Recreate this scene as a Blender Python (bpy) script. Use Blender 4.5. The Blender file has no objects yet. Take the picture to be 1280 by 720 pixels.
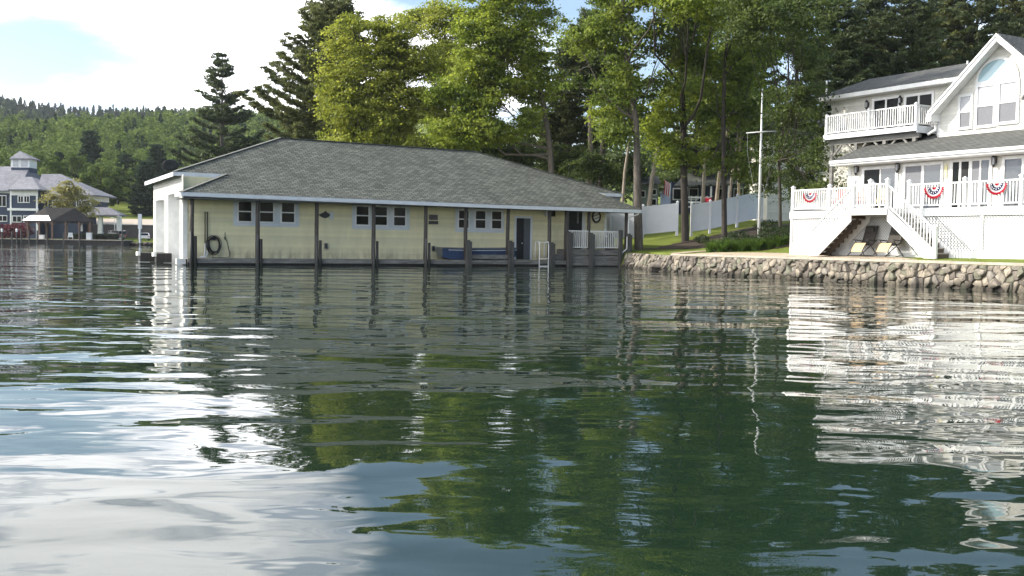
import bpy, math, random
import numpy as np
from mathutils import Vector, Matrix, Quaternion

# ------------------------------------------------------------------ camera, sky, sun, exposure
SC = bpy.context.scene
COL = SC.collection
R = math.radians
CAMH, F = 1.35, 1300.0
PITCH, ROLL = math.atan(56 / 1300.0), math.atan(0.0145)
_f = Vector((0, math.cos(PITCH), -math.sin(PITCH)))
_u0 = Vector((0, math.sin(PITCH), math.cos(PITCH)))
_r0 = Vector((1, 0, 0))
_r = _r0 * math.cos(ROLL) + _u0 * math.sin(ROLL)
_u = _u0 * math.cos(ROLL) - _r0 * math.sin(ROLL)
CAM = Vector((0, 0, CAMH))
cd = bpy.data.cameras.new('camera'); cam = bpy.data.objects.new('camera', cd); COL.objects.link(cam)
cd.sensor_width = 36.0; cd.lens = 36.0 * F / 1280.0; cd.clip_start = 0.1; cd.clip_end = 6000
cam.matrix_world = Matrix(((_r.x, _u.x, -_f.x, 0), (_r.y, _u.y, -_f.y, 0), (_r.z, _u.z, -_f.z, CAMH), (0, 0, 0, 1)))
SC.camera = cam

SUN_EL = R(32); SUN_AZ = math.atan2(-0.985, 0.14)          # azimuth from +Y towards +X
SUN = Vector((math.sin(SUN_AZ) * math.cos(SUN_EL), math.cos(SUN_AZ) * math.cos(SUN_EL), math.sin(SUN_EL)))
sl = bpy.data.lights.new('sun', 'SUN'); so = bpy.data.objects.new('sun', sl); COL.objects.link(so)
sl.energy = 4.8; sl.angle = R(0.5); sl.color = (1.0, 0.93, 0.82)
so.rotation_mode = 'QUATERNION'; so.rotation_quaternion = SUN.to_track_quat('Z', 'Y')

W = bpy.data.worlds.new("World"); SC.world = W; W.use_nodes = True
def world():
    nt = W.node_tree; nt.nodes.clear(); N = nt.nodes.new; L = nt.links.new
    out = N('ShaderNodeOutputWorld'); bg = N('ShaderNodeBackground'); bg.inputs[1].default_value = 0.15
    sky = N('ShaderNodeTexSky'); sky.sky_type = 'NISHITA'; sky.sun_disc = False
    sky.sun_elevation = SUN_EL; sky.sun_rotation = SUN_AZ; sky.air_density = 1.0; sky.dust_density = 0.6; sky.ozone_density = 1.5
    tc = N('ShaderNodeTexCoord'); sep = N('ShaderNodeSeparateXYZ'); L(tc.outputs['Generated'], sep.inputs[0])
    def m(op, a, b=None, c=None, clamp=False):
        n = N('ShaderNodeMath'); n.operation = op; n.use_clamp = clamp
        for i, v in enumerate((a, b, c)):
            if v is None: continue
            if isinstance(v, (int, float)): n.inputs[i].default_value = v
            else: L(v, n.inputs[i])
        return n.outputs[0]
    zz = m('ADD', m('MAXIMUM', sep.outputs[2], 0.0), 0.16)
    cmb = N('ShaderNodeCombineXYZ'); L(m('DIVIDE', sep.outputs[0], zz), cmb.inputs[0]); L(m('DIVIDE', sep.outputs[1], zz), cmb.inputs[1])
    no = N('ShaderNodeTexNoise'); no.inputs['Scale'].default_value = 1.15; no.inputs['Detail'].default_value = 7; no.inputs['Roughness'].default_value = 0.55; no.inputs['Distortion'].default_value = 0.5
    L(cmb.outputs[0], no.inputs['Vector'])
    # more cloud to the west (left), opening to blue in the east and overhead
    mr = N('ShaderNodeMapRange'); mr.interpolation_type = 'SMOOTHSTEP'
    L(sep.outputs[0], mr.inputs[0]); mr.inputs[1].default_value = -0.14; mr.inputs[2].default_value = 0.12; mr.inputs[3].default_value = 0.31; mr.inputs[4].default_value = -0.06
    # one blue opening low in the north-west
    vd = N('ShaderNodeVectorMath'); vd.operation = 'DISTANCE'; mp = N('ShaderNodeVectorMath'); mp.operation = 'MULTIPLY'; mp.inputs[1].default_value = (1, 1, 2.6)
    L(tc.outputs['Generated'], mp.inputs[0]); L(mp.outputs[0], vd.inputs[0]); vd.inputs[1].default_value = (-0.425, 0.893, 0.15 * 2.6)
    m2 = N('ShaderNodeMapRange'); m2.interpolation_type = 'SMOOTHSTEP'; L(vd.outputs['Value'], m2.inputs[0])
    m2.inputs[1].default_value = 0.0; m2.inputs[2].default_value = 0.2; m2.inputs[3].default_value = -0.55; m2.inputs[4].default_value = 0.0
    # and a blue band high above the trees
    m4 = N('ShaderNodeMapRange'); m4.interpolation_type = 'SMOOTHSTEP'; L(sep.outputs[2], m4.inputs[0])
    m4.inputs[1].default_value = 0.185; m4.inputs[2].default_value = 0.25; m4.inputs[3].default_value = 0.0; m4.inputs[4].default_value = -0.55
    m5 = N('ShaderNodeMapRange'); m5.interpolation_type = 'SMOOTHSTEP'; L(sep.outputs[0], m5.inputs[0])
    m5.inputs[1].default_value = -0.2; m5.inputs[2].default_value = -0.08; m5.inputs[3].default_value = 0.0; m5.inputs[4].default_value = 1.0
    cov = m('ADD', m('ADD', m('ADD', no.outputs[0], mr.outputs[0]), m2.outputs[0]), m('MULTIPLY', m4.outputs[0], m5.outputs[0]))
    m3 = N('ShaderNodeMapRange'); m3.interpolation_type = 'SMOOTHSTEP'; L(cov, m3.inputs[0])
    m3.inputs[1].default_value = 0.42; m3.inputs[2].default_value = 0.78
    # cloud tone: brighter cores, greyer undersides by noise
    n2 = N('ShaderNodeTexNoise'); n2.inputs['Scale'].default_value = 3.2; n2.inputs['Detail'].default_value = 7; L(cmb.outputs[0], n2.inputs['Vector'])
    cr = N('ShaderNodeMix'); cr.data_type = 'RGBA'
    cr.inputs[6].default_value = (6.8, 7.6, 9.2, 1); cr.inputs[7].default_value = (17, 17, 17.2, 1)
    mrr = N('ShaderNodeMapRange'); L(n2.outputs[0], mrr.inputs[0]); mrr.inputs[1].default_value = 0.36; mrr.inputs[2].default_value = 0.52; L(mrr.outputs[0], cr.inputs[0])
    mx = N('ShaderNodeMix'); mx.data_type = 'RGBA'; L(m3.outputs[0], mx.inputs[0]); L(sky.outputs[0], mx.inputs[6]); L(cr.outputs[2], mx.inputs[7])
    L(mx.outputs[2], bg.inputs[0]); L(bg.outputs[0], out.inputs[0])
world()
vs = SC.view_settings
vs.view_transform = 'Standard'; vs.look = 'None'; vs.gamma = 1; vs.use_curve_mapping = False; vs.exposure = 0.5
SC.cycles.max_bounces = 6; SC.cycles.diffuse_bounces = 3; SC.cycles.glossy_bounces = 3; SC.cycles.transmission_bounces = 2; SC.cycles.transparent_max_bounces = 4
SC.cycles.caustics_reflective = False; SC.cycles.caustics_refractive = False

# ------------------------------------------------------------------ photograph geometry -> world
def ray(px, py):
    return _f * F + _r * (px - 640) - _u * (py - 360)
def P(px, py, Y):
    d = ray(px, py); return CAM + d * (Y / d.y)
def WZ(px, py, z):
    d = ray(px, py); return CAM + d * ((z - CAMH) / d.z)
def proj(p):
    q = Vector(p) - CAM; d = q.dot(_f)
    return 640 + F * q.dot(_r) / d, 360 - F * q.dot(_u) / d

class Frame:
    def __init__(s, o, ang):
        s.o = Vector((o[0], o[1], 0)); s.ang = ang
        s.u = Vector((math.cos(ang), math.sin(ang), 0)); s.v = Vector((-math.sin(ang), math.cos(ang), 0))
    def pt(s, u, v, z=0): return s.o + s.u * u + s.v * v + Vector((0, 0, z))
    def ufx(s, px, v, z, lo=-40, hi=40):
        for _ in range(50):
            m = (lo + hi) / 2
            if proj(s.pt(m, v, z))[0] < px: lo = m
            else: hi = m
        return m
    def vfx(s, px, u, z, lo=-1, hi=20):        # px falls as v grows on the boathouse end
        for _ in range(50):
            m = (lo + hi) / 2
            if proj(s.pt(u, m, z))[0] > px: lo = m
            else: hi = m
        return m
    def zfy(s, py, u, v, lo=-3, hi=30):
        for _ in range(50):
            m = (lo + hi) / 2
            if proj(s.pt(u, v, m))[1] > py: lo = m
            else: hi = m
        return m
    def uz(s, px, py, v):
        z = 3.0
        for _ in range(8):
            u = s.ufx(px, v, z); z = s.zfy(py, u, v)
        return u, z

# ------------------------------------------------------------------ mesh helpers
class MB:
    def __init__(s): s.v = []; s.f = []; s.uv = None
    def add(s, vs, fs):
        n = len(s.v); s.v += [tuple(p) for p in vs]; s.f += [tuple(i + n for i in f) for f in fs]; return s
    def box(s, x0, x1, y0, y1, z0, z1):
        return s.add([(x0,y0,z0),(x1,y0,z0),(x1,y1,z0),(x0,y1,z0),(x0,y0,z1),(x1,y0,z1),(x1,y1,z1),(x0,y1,z1)],
                     [(0,3,2,1),(4,5,6,7),(0,1,5,4),(1,2,6,5),(2,3,7,6),(3,0,4,7)])
    def bar(s, p, q, w, h, up=(0, 0, 1)):
        p, q = Vector(p), Vector(q); d = (q - p).normalized(); a = d.cross(Vector(up))
        if a.length < 1e-4: a = d.cross(Vector((0, 1, 0)))
        a.normalize(); b = a.cross(d); a = a * (w / 2); b = b * (h / 2)
        vs = [p - a - b, p + a - b, p + a + b, p - a + b, q - a - b, q + a - b, q + a + b, q - a + b]
        return s.add(vs, [(0,3,2,1),(4,5,6,7),(0,1,5,4),(1,2,6,5),(2,3,7,6),(3,0,4,7)])
    def tube(s, pts, rad, n=8, cap=True):
        pts = [Vector(p) for p in pts]; k = len(pts)
        if isinstance(rad, (int, float)): rad = [rad] * k
        vs = []; fs = []; prev = None
        for i, p in enumerate(pts):
            t = (pts[min(i + 1, k - 1)] - pts[max(i - 1, 0)]).normalized()
            if prev is None:
                a = t.cross(Vector((0, 0, 1)));
                if a.length < 1e-3: a = t.cross(Vector((0, 1, 0)))
            else: a = prev - t * prev.dot(t)
            a.normalize(); prev = a; b = t.cross(a)
            for j in range(n):
                w = 2 * math.pi * j / n; vs.append(p + (a * math.cos(w) + b * math.sin(w)) * rad[i])
        for i in range(k - 1):
            for j in range(n):
                fs.append((i * n + j, i * n + (j + 1) % n, (i + 1) * n + (j + 1) % n, (i + 1) * n + j))
        if cap: fs.append(tuple(range(n - 1, -1, -1))); fs.append(tuple((k - 1) * n + j for j in range(n)))
        return s.add(vs, fs)
    def lathe(s, prof, c=(0, 0, 0), n=12):
        vs = []; fs = []; k = len(prof)
        for r, z in prof:
            for j in range(n):
                w = 2 * math.pi * j / n; vs.append((c[0] + r * math.cos(w), c[1] + r * math.sin(w), c[2] + z))
        for i in range(k - 1):
            for j in range(n): fs.append((i * n + j, i * n + (j + 1) % n, (i + 1) * n + (j + 1) % n, (i + 1) * n + j))
        fs.append(tuple(range(n - 1, -1, -1))); fs.append(tuple((k - 1) * n + j for j in range(n)))
        return s.add(vs, fs)
    def prism(s, poly, d):                          # polygon (3D points) pushed along d
        n = len(poly); d = Vector(d); vs = [Vector(p) for p in poly] + [Vector(p) + d for p in poly]
        fs = [tuple(range(n - 1, -1, -1)), tuple(range(n, 2 * n))] + [(i, (i + 1) % n, n + (i + 1) % n, n + i) for i in range(n)]
        return s.add(vs, fs)
    def siding(s, x0, x1, yv, z0, z1, board=0.115, lap=0.014, clip=None, out=-1):   # lapped boards on a wall facing -y (out=-1)
        k = max(1, int(round((z1 - z0) / board))); b = (z1 - z0) / k
        for i in range(k):
            za, zb = z0 + i * b, z0 + (i + 1) * b
            a0, a1, b0, b1 = x0, x1, x0, x1
            if clip:
                a0, a1 = clip(za); b0, b1 = clip(zb)
                if b1 - b0 < 0.01: b0 = b1 = (b0 + b1) / 2
            s.add([(a0, yv + out * lap, za), (a1, yv + out * lap, za), (b1, yv, zb), (b0, yv, zb), (a0, yv, za), (a1, yv, za)],
                  [(0, 1, 2, 3), (4, 5, 1, 0)])
        return s
    def siding_u(s, xv, y0, y1, z0, z1, board=0.115, lap=0.014, out=-1):            # the same on a wall facing -x
        k = max(1, int(round((z1 - z0) / board))); b = (z1 - z0) / k
        for i in range(k):
            za, zb = z0 + i * b, z0 + (i + 1) * b
            s.add([(xv + out * lap, y1, za), (xv + out * lap, y0, za), (xv, y0, zb), (xv, y1, zb), (xv, y1, za), (xv, y0, za)], [(0, 1, 2, 3), (4, 5, 1, 0)])
        return s
    def roof(s, polys, thick=0.1):                  # sloped slabs, UV in metres (x level, y up the slope)
        if s.uv is None: s.uv = []
        for poly in polys:
            n = len(poly); pv = [Vector(p) for p in poly]
            nr = Vector((0, 0, 0))
            for i in range(n): nr += (pv[i] - pv[0]).cross(pv[(i + 1) % n] - pv[0])
            nr.normalize()
            if nr.z < 0: pv = pv[::-1]; nr = -nr
            hx = Vector((0, 0, 1)).cross(nr)
            hx = hx.normalized() if hx.length > 1e-4 else Vector((1, 0, 0)); hy = nr.cross(hx)
            o = len(s.v); dn = Vector((0, 0, -thick))
            s.v += [tuple(p) for p in pv] + [tuple(p + dn) for p in pv]
            u = [(p.dot(hx), p.dot(hy)) for p in pv]
            s.f.append(tuple(o + i for i in range(n))); s.uv += u
            s.f.append(tuple(o + n + i for i in range(n - 1, -1, -1))); s.uv += u[::-1]
            for i in range(n):
                j = (i + 1) % n; s.f.append((o + i, o + n + i, o + n + j, o + j)); s.uv += [u[i], u[i], u[j], u[j]]
        return s
    def build(s, name, mat, parent=None, smooth=False, label=None):
        me = bpy.data.meshes.new(name); me.from_pydata(s.v, [], s.f)
        if s.uv and len(s.uv) == len(me.loops):
            lay = me.uv_layers.new(name='UVMap'); lay.data.foreach_set('uv', np.array(s.uv, dtype=np.float32).ravel())
        if smooth: me.polygons.foreach_set('use_smooth', [True] * len(me.polygons))
        me.materials.append(mat); me.update()
        o = bpy.data.objects.new(name, me); COL.objects.link(o)
        if parent: o.parent = parent
        if label: o['label'] = label
        return o

def np_obj(name, V, Fq, mat, parent=None, smooth=False):
    me = bpy.data.meshes.new(name); nv, nf = len(V), len(Fq); k = Fq.shape[1]
    me.vertices.add(nv); me.vertices.foreach_set('co', np.ascontiguousarray(V, dtype=np.float32).ravel())
    me.loops.add(nf * k); me.loops.foreach_set('vertex_index', np.ascontiguousarray(Fq, dtype=np.int32).ravel())
    me.polygons.add(nf); me.polygons.foreach_set('loop_start', np.arange(0, nf * k, k, dtype=np.int32))
    if smooth: me.polygons.foreach_set('use_smooth', np.ones(nf, dtype=bool))
    me.materials.append(mat); me.update(calc_edges=True); me.validate()
    o = bpy.data.objects.new(name, me); COL.objects.link(o)
    if parent: o.parent = parent
    return o

def tag(o, label=None, cat=None, group=None, kind=None):
    if label: o['label'] = label
    if cat: o['category'] = cat
    if group: o['group'] = group
    if kind: o['kind'] = kind
    return o
def thing(name, label, cat, loc=(0, 0, 0), rz=0, group=None):
    o = bpy.data.objects.new(name, None); COL.objects.link(o); o.empty_display_size = 0.2
    o.location = loc; o.rotation_euler = (0, 0, rz)
    return tag(o, label, cat, group)
def dup(root, loc, rz, label=None):
    r = root.copy(); COL.objects.link(r); r.location = loc; r.rotation_euler = (0, 0, rz)
    if label: r['label'] = label
    for ch in list(root.children):
        c = ch.copy(); COL.objects.link(c); c.parent = r
        for g in list(ch.children):
            d = g.copy(); COL.objects.link(d); d.parent = c
    return r

# ------------------------------------------------------------------ materials
MATS = {}
def nodes(name):
    m = bpy.data.materials.new(name); m.use_nodes = True; nt = m.node_tree; nt.nodes.clear()
    return m, nt, nt.nodes.new, nt.links.new
def mat(name, rgb, rough=0.7, var=0.18, scale=2.0, bump=0.0, bscale=25.0, stretch=(1, 1, 1), metal=0.0, spec=0.4, rgb2=None, coat=0.0):
    if name in MATS: return MATS[name]
    m, nt, N, L = nodes(name)
    out = N('ShaderNodeOutputMaterial'); b = N('ShaderNodeBsdfPrincipled'); L(b.outputs[0], out.inputs[0])
    b.inputs['Roughness'].default_value = rough; b.inputs['Metallic'].default_value = metal; b.inputs['Specular IOR Level'].default_value = spec
    b.inputs['Coat Weight'].default_value = coat
    tc = N('ShaderNodeTexCoord'); mp = N('ShaderNodeMapping'); mp.inputs['Scale'].default_value = stretch; L(tc.outputs['Object'], mp.inputs[0])
    n = N('ShaderNodeTexNoise'); n.inputs['Scale'].default_value = scale; n.inputs['Detail'].default_value = 6; n.inputs['Roughness'].default_value = 0.65; L(mp.outputs[0], n.inputs['Vector'])
    r = N('ShaderNodeValToRGB'); L(n.outputs[0], r.inputs[0])
    c2 = rgb2 or tuple(c * (1 - var) for c in rgb); c1 = rgb if rgb2 else tuple(min(1, c * (1 + var * 0.6)) for c in rgb)
    r.color_ramp.elements[0].position = 0.32; r.color_ramp.elements[0].color = (*c2, 1)
    r.color_ramp.elements[1].position = 0.68; r.color_ramp.elements[1].color = (*c1, 1)
    L(r.outputs[0], b.inputs['Base Color'])
    if bump:
        n2 = N('ShaderNodeTexNoise'); n2.inputs['Scale'].default_value = bscale; n2.inputs['Detail'].default_value = 5; L(mp.outputs[0], n2.inputs['Vector'])
        bp = N('ShaderNodeBump'); bp.inputs['Strength'].default_value = bump; bp.inputs['Distance'].default_value = 0.02
        L(n2.outputs[0], bp.inputs['Height']); L(bp.outputs[0], b.inputs['Normal'])
    MATS[name] = m; return m
def shingle(name, a, b_, mort, w=0.33, h=0.145, stain=0.35):
    m, nt, N, L = nodes(name)
    out = N('ShaderNodeOutputMaterial'); b = N('ShaderNodeBsdfPrincipled'); L(b.outputs[0], out.inputs[0]); b.inputs['Roughness'].default_value = 0.9; b.inputs['Specular IOR Level'].default_value = 0.2
    tc = N('ShaderNodeTexCoord'); br = N('ShaderNodeTexBrick'); L(tc.outputs['UV'], br.inputs['Vector'])
    br.inputs['Scale'].default_value = 1; br.inputs['Brick Width'].default_value = w; br.inputs['Row Height'].default_value = h; br.inputs['Mortar Size'].default_value = 0.022; br.inputs['Mortar Smooth'].default_value = 0.3
    br.inputs['Color1'].default_value = (*a, 1); br.inputs['Color2'].default_value = (*b_, 1); br.inputs['Mortar'].default_value = (*mort, 1)
    n = N('ShaderNodeTexNoise'); n.inputs['Scale'].default_value = 0.45; n.inputs['Detail'].default_value = 8; n.inputs['Roughness'].default_value = 0.7; L(tc.outputs['UV'], n.inputs['Vector'])
    mr = N('ShaderNodeMapRange'); L(n.outputs[0], mr.inputs[0]); mr.inputs[1].default_value = 0.3; mr.inputs[2].default_value = 0.7; mr.inputs[3].default_value = 1 - stain; mr.inputs[4].default_value = 1 + stain * 0.5
    n3 = N('ShaderNodeTexNoise'); n3.inputs['Scale'].default_value = 3.4; n3.inputs['Detail'].default_value = 6; L(tc.outputs['UV'], n3.inputs['Vector'])
    mr3 = N('ShaderNodeMapRange'); L(n3.outputs[0], mr3.inputs[0]); mr3.inputs[1].default_value = 0.3; mr3.inputs[2].default_value = 0.7; mr3.inputs[3].default_value = 0.86; mr3.inputs[4].default_value = 1.12
    mu = N('ShaderNodeMath'); mu.operation = 'MULTIPLY'; L(mr.outputs[0], mu.inputs[0]); L(mr3.outputs[0], mu.inputs[1])
    vm = N('ShaderNodeVectorMath'); vm.operation = 'SCALE'; L(br.outputs['Color'], vm.inputs[0]); L(mu.outputs[0], vm.inputs['Scale'])
    L(vm.outputs[0], b.inputs['Base Color'])
    sx = N('ShaderNodeSeparateXYZ'); L(tc.outputs['UV'], sx.inputs[0]); dv = N('ShaderNodeMath'); dv.operation = 'DIVIDE'; L(sx.outputs[1], dv.inputs[0]); dv.inputs[1].default_value = h
    fr = N('ShaderNodeMath'); fr.operation = 'FRACT'; L(dv.outputs[0], fr.inputs[0])
    su = N('ShaderNodeMath'); su.operation = 'SUBTRACT'; su.inputs[0].default_value = 1.0; L(fr.outputs[0], su.inputs[1])
    ad = N('ShaderNodeMath'); ad.operation = 'ADD'; L(su.outputs[0], ad.inputs[0]); L(br.outputs['Fac'], ad.inputs[1])
    bp = N('ShaderNodeBump'); bp.inputs['Strength'].default_value = 0.9; bp.inputs['Distance'].default_value = 0.02; L(su.outputs[0], bp.inputs['Height']); L(bp.outputs[0], b.inputs['Normal'])
    MATS[name] = m; return m
def boardmat(name, rgb, var, grime=0.0):
    m, nt, N, L = nodes(name); out = N('ShaderNodeOutputMaterial'); b = N('ShaderNodeBsdfPrincipled'); L(b.outputs[0], out.inputs[0]); b.inputs['Roughness'].default_value = 0.6; b.inputs['Specular IOR Level'].default_value = 0.3
    g = N('ShaderNodeNewGeometry'); tc = N('ShaderNodeTexCoord'); mp = N('ShaderNodeMapping'); mp.inputs['Scale'].default_value = (1.2, 1.2, .35); L(tc.outputs['Object'], mp.inputs[0])
    n = N('ShaderNodeTexNoise'); n.inputs['Scale'].default_value = 1.6; n.inputs['Detail'].default_value = 8; n.inputs['Roughness'].default_value = 0.7; L(mp.outputs[0], n.inputs['Vector'])
    mr = N('ShaderNodeMapRange'); L(n.outputs[0], mr.inputs[0]); mr.inputs[1].default_value = 0.3; mr.inputs[2].default_value = 0.7; mr.inputs[3].default_value = 1 - var; mr.inputs[4].default_value = 1.04
    m2 = N('ShaderNodeMapRange'); L(g.outputs['Random Per Island'], m2.inputs[0]); m2.inputs[3].default_value = 1 - var * .9; m2.inputs[4].default_value = 1.03
    mu = N('ShaderNodeMath'); mu.operation = 'MULTIPLY'; L(mr.outputs[0], mu.inputs[0]); L(m2.outputs[0], mu.inputs[1])
    vm = N('ShaderNodeVectorMath'); vm.operation = 'SCALE'; vm.inputs[0].default_value = rgb; L(mu.outputs[0], vm.inputs['Scale'])
    # splash stains low on the boards
    sp = N('ShaderNodeSeparateXYZ'); L(tc.outputs['Object'], sp.inputs[0]); gz_ = N('ShaderNodeMapRange'); gz_.interpolation_type = 'SMOOTHSTEP'; L(sp.outputs[2], gz_.inputs[0]); gz_.inputs[1].default_value = .3; gz_.inputs[2].default_value = 1.15; gz_.inputs[3].default_value = grime; gz_.inputs[4].default_value = 0
    n4 = N('ShaderNodeTexNoise'); n4.inputs['Scale'].default_value = 2.3; n4.inputs['Detail'].default_value = 7; n4.inputs['Roughness'].default_value = .7; L(mp.outputs[0], n4.inputs['Vector'])
    m4 = N('ShaderNodeMapRange'); L(n4.outputs[0], m4.inputs[0]); m4.inputs[1].default_value = .38; m4.inputs[2].default_value = .66
    m5 = N('ShaderNodeMath'); m5.operation = 'MULTIPLY'; L(gz_.outputs[0], m5.inputs[0]); L(m4.outputs[0], m5.inputs[1])
    mx = N('ShaderNodeMix'); mx.data_type = 'RGBA'; L(m5.outputs[0], mx.inputs[0]); L(vm.outputs[0], mx.inputs[6]); mx.inputs[7].default_value = (.2, .19, .12, 1); L(mx.outputs[2], b.inputs['Base Color'])
    MATS[name] = m; return m
def leafmat(name, lo, hi, trans=0.48, clump=0.5, gloss=0.25):
    m, nt, N, L = nodes(name)
    out = N('ShaderNodeOutputMaterial'); g = N('ShaderNodeNewGeometry'); tc = N('ShaderNodeTexCoord')
    n = N('ShaderNodeTexNoise'); n.inputs['Scale'].default_value = clump; n.inputs['Detail'].default_value = 3; L(tc.outputs['Object'], n.inputs['Vector'])
    ad = N('ShaderNodeMath'); ad.operation = 'MULTIPLY_ADD'; L(n.outputs[0], ad.inputs[0]); ad.inputs[1].default_value = 2.1; ad.inputs[2].default_value = -0.85
    a2 = N('ShaderNodeMath'); a2.operation = 'MULTIPLY_ADD'; L(g.outputs['Random Per Island'], a2.inputs[0]); a2.inputs[1].default_value = 0.6; L(ad.outputs[0], a2.inputs[2]); a2.use_clamp = True
    mx = N('ShaderNodeMix'); mx.data_type = 'RGBA'; L(a2.outputs[0], mx.inputs[0]); mx.inputs[6].default_value = (*lo, 1); mx.inputs[7].default_value = (*hi, 1)
    b = N('ShaderNodeBsdfPrincipled'); L(mx.outputs[2], b.inputs['Base Color']); b.inputs['Roughness'].default_value = 0.5; b.inputs['Specular IOR Level'].default_value = gloss
    t = N('ShaderNodeBsdfTranslucent'); hs = N('ShaderNodeHueSaturation'); hs.inputs['Saturation'].default_value = 1.02; hs.inputs['Value'].default_value = 1.7; hs.inputs['Hue'].default_value = 0.495
    L(mx.outputs[2], hs.inputs['Color']); L(hs.outputs[0], t.inputs['Color'])
    ms = N('ShaderNodeMixShader'); ms.inputs[0].default_value = trans; L(b.outputs[0], ms.inputs[1]); L(t.outputs[0], ms.inputs[2]); L(ms.outputs[0], out.inputs[0])
    MATS[name] = m; return m
def glassmat(name, rgb, rough=0.03, spec=0.8):
    m, nt, N, L = nodes(name); out = N('ShaderNodeOutputMaterial'); b = N('ShaderNodeBsdfPrincipled'); L(b.outputs[0], out.inputs[0])
    b.inputs['Base Color'].default_value = (*rgb, 1); b.inputs['Roughness'].default_value = rough; b.inputs['Specular IOR Level'].default_value = spec; b.inputs['IOR'].default_value = 1.52
    tc = N('ShaderNodeTexCoord'); n = N('ShaderNodeTexNoise'); n.inputs['Scale'].default_value = 1.3; L(tc.outputs['Object'], n.inputs['Vector'])
    bp = N('ShaderNodeBump'); bp.inputs['Strength'].default_value = 0.12; bp.inputs['Distance'].default_value = 0.02; L(n.outputs[0], bp.inputs['Height']); L(bp.outputs[0], b.inputs['Normal'])
    MATS[name] = m; return m

M_YELLOW = boardmat('yellow_siding', (0.80, 0.74, 0.48), 0.13, 0.75)
M_WHITE = mat('white_paint', (0.77, 0.77, 0.75), 0.5, 0.13, 2.2)
M_TRIMW = mat('grey_white_trim', (0.62, 0.65, 0.68), 0.5, 0.1, 2.0)
M_CREAM = boardmat('cream_siding', (0.77, 0.75, 0.68), 0.15)
M_SHIN = shingle('grey_shingles', (0.15, 0.16, 0.136), (0.075, 0.082, 0.07), (0.02, 0.02, 0.02), w=0.36, h=0.19, stain=0.24)
M_SHIN2 = shingle('dark_shingles', (0.15, 0.152, 0.14), (0.10, 0.102, 0.096), (0.05, 0.05, 0.05), stain=0.25)
M_SHIN3 = shingle('pale_grey_roofing', (0.25, 0.25, 0.27), (0.19, 0.19, 0.21), (0.13, 0.13, 0.14), w=0.6, h=0.4, stain=0.15)
M_SHIN4 = shingle('brown_black_roofing', (0.045, 0.042, 0.04), (0.03, 0.028, 0.027), (0.015, 0.015, 0.015), w=0.6, h=0.3, stain=0.2)
M_POST = mat('weathered_post', (0.08, 0.07, 0.06), 0.85, 0.55, 3.0, 0.6, 18, stretch=(3, 3, 0.35))
M_PILE = mat('grey_piling', (0.085, 0.082, 0.076), 0.85, 0.5, 3.0, 0.6, 18, stretch=(3, 3, 0.35))
M_PILED = mat('wet_black_piling', (0.022, 0.021, 0.02), 0.6, 0.5, 3.0, 0.5, 18, stretch=(3, 3, 0.35))
M_PLANK = mat('weathered_plank', (0.2, 0.195, 0.18), 0.85, 0.5, 2.5, 0.5, 20, stretch=(0.5, 3, 3))
M_DARKW = mat('dark_timber', (0.035, 0.032, 0.028), 0.8, 0.4, 3)
M_DARK = mat('interior_shade', (0.012, 0.012, 0.013), 0.7, 0.3, 3)
M_BLACK = mat('black_metal', (0.02, 0.02, 0.02), 0.45, 0.2, 5)
M_GLASS = glassmat('dark_window_glass', (0.01, 0.012, 0.012), 0.05, 0.08)
M_GLASSH = glassmat('house_window_glass', (0.05, 0.06, 0.07), 0.02, 1.0)
M_GLASSB = glassmat('pale_blue_arch_glass', (0.34, 0.5, 0.55), 0.08, 0.9)
M_LGLASS = mat('light_grey_glass', (0.4, 0.41, 0.43), 0.25, 0.1, 3, spec=0.6)  # plain light grey for the pale panes
M_SCREEN = mat('dark_insect_screen', (0.16, 0.165, 0.18), 0.5, 0.1, 8)
M_DOORG = mat('dark_grey_door', (0.075, 0.085, 0.1), 0.5, 0.15, 3)
M_BROWN = mat('brown_stair_timber', (0.10, 0.075, 0.055), 0.8, 0.4, 5, stretch=(1, 4, 4))
M_TREAD = mat('grey_tan_tread', (0.36, 0.32, 0.28), 0.7, 0.2, 4)
M_ALU = mat('aluminium', (0.62, 0.64, 0.66), 0.35, 0.1, 6, metal=0.7)
M_FENCE = mat('white_vinyl', (0.7, 0.71, 0.73), 0.4, 0.06, 1.2)
M_CONC = mat('tan_coping', (0.42, 0.37, 0.3), 0.85, 0.25, 2.5, 0.4, 30)
M_PATH = mat('tan_path_gravel', (0.4, 0.325, 0.235), 0.95, 0.25, 6, 0.5, 60)
M_STONE = None
M_RED = mat('red_cloth', (0.55, 0.03, 0.06), 0.8, 0.15, 9)
M_WCLOTH = mat('white_cloth', (0.8, 0.8, 0.8), 0.8, 0.06, 9)
M_BLUEC = mat('navy_cloth', (0.02, 0.025, 0.12), 0.8, 0.2, 9)
M_NAVY = mat('navy_siding', (0.026, 0.042, 0.08), 0.6, 0.15, 0.6)
M_HULL = mat('blue_boat_hull', (0.03, 0.058, 0.13), 0.4, 0.35, 4)
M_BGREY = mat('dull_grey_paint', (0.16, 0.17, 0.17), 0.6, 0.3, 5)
M_TAN = mat('tan_mesh_fabric', (0.62, 0.42, 0.22), 0.8, 0.12, 14)
M_DFAB = mat('dark_brown_mesh_fabric', (0.055, 0.048, 0.04), 0.8, 0.25, 10)
M_BARK = mat('grey_bark', (0.13, 0.11, 0.09), 0.95, 0.55, 4.0, 1.0, 14, stretch=(2.5, 2.5, 0.4))
M_BARKP = mat('pale_bark', (0.3, 0.25, 0.2), 0.95, 0.45, 4.0, 1.0, 14, stretch=(2.5, 2.5, 0.4))
M_BARKD = mat('dark_bark', (0.055, 0.046, 0.038), 0.95, 0.5, 4.0, 1.0, 14, stretch=(2.5, 2.5, 0.4))
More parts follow.
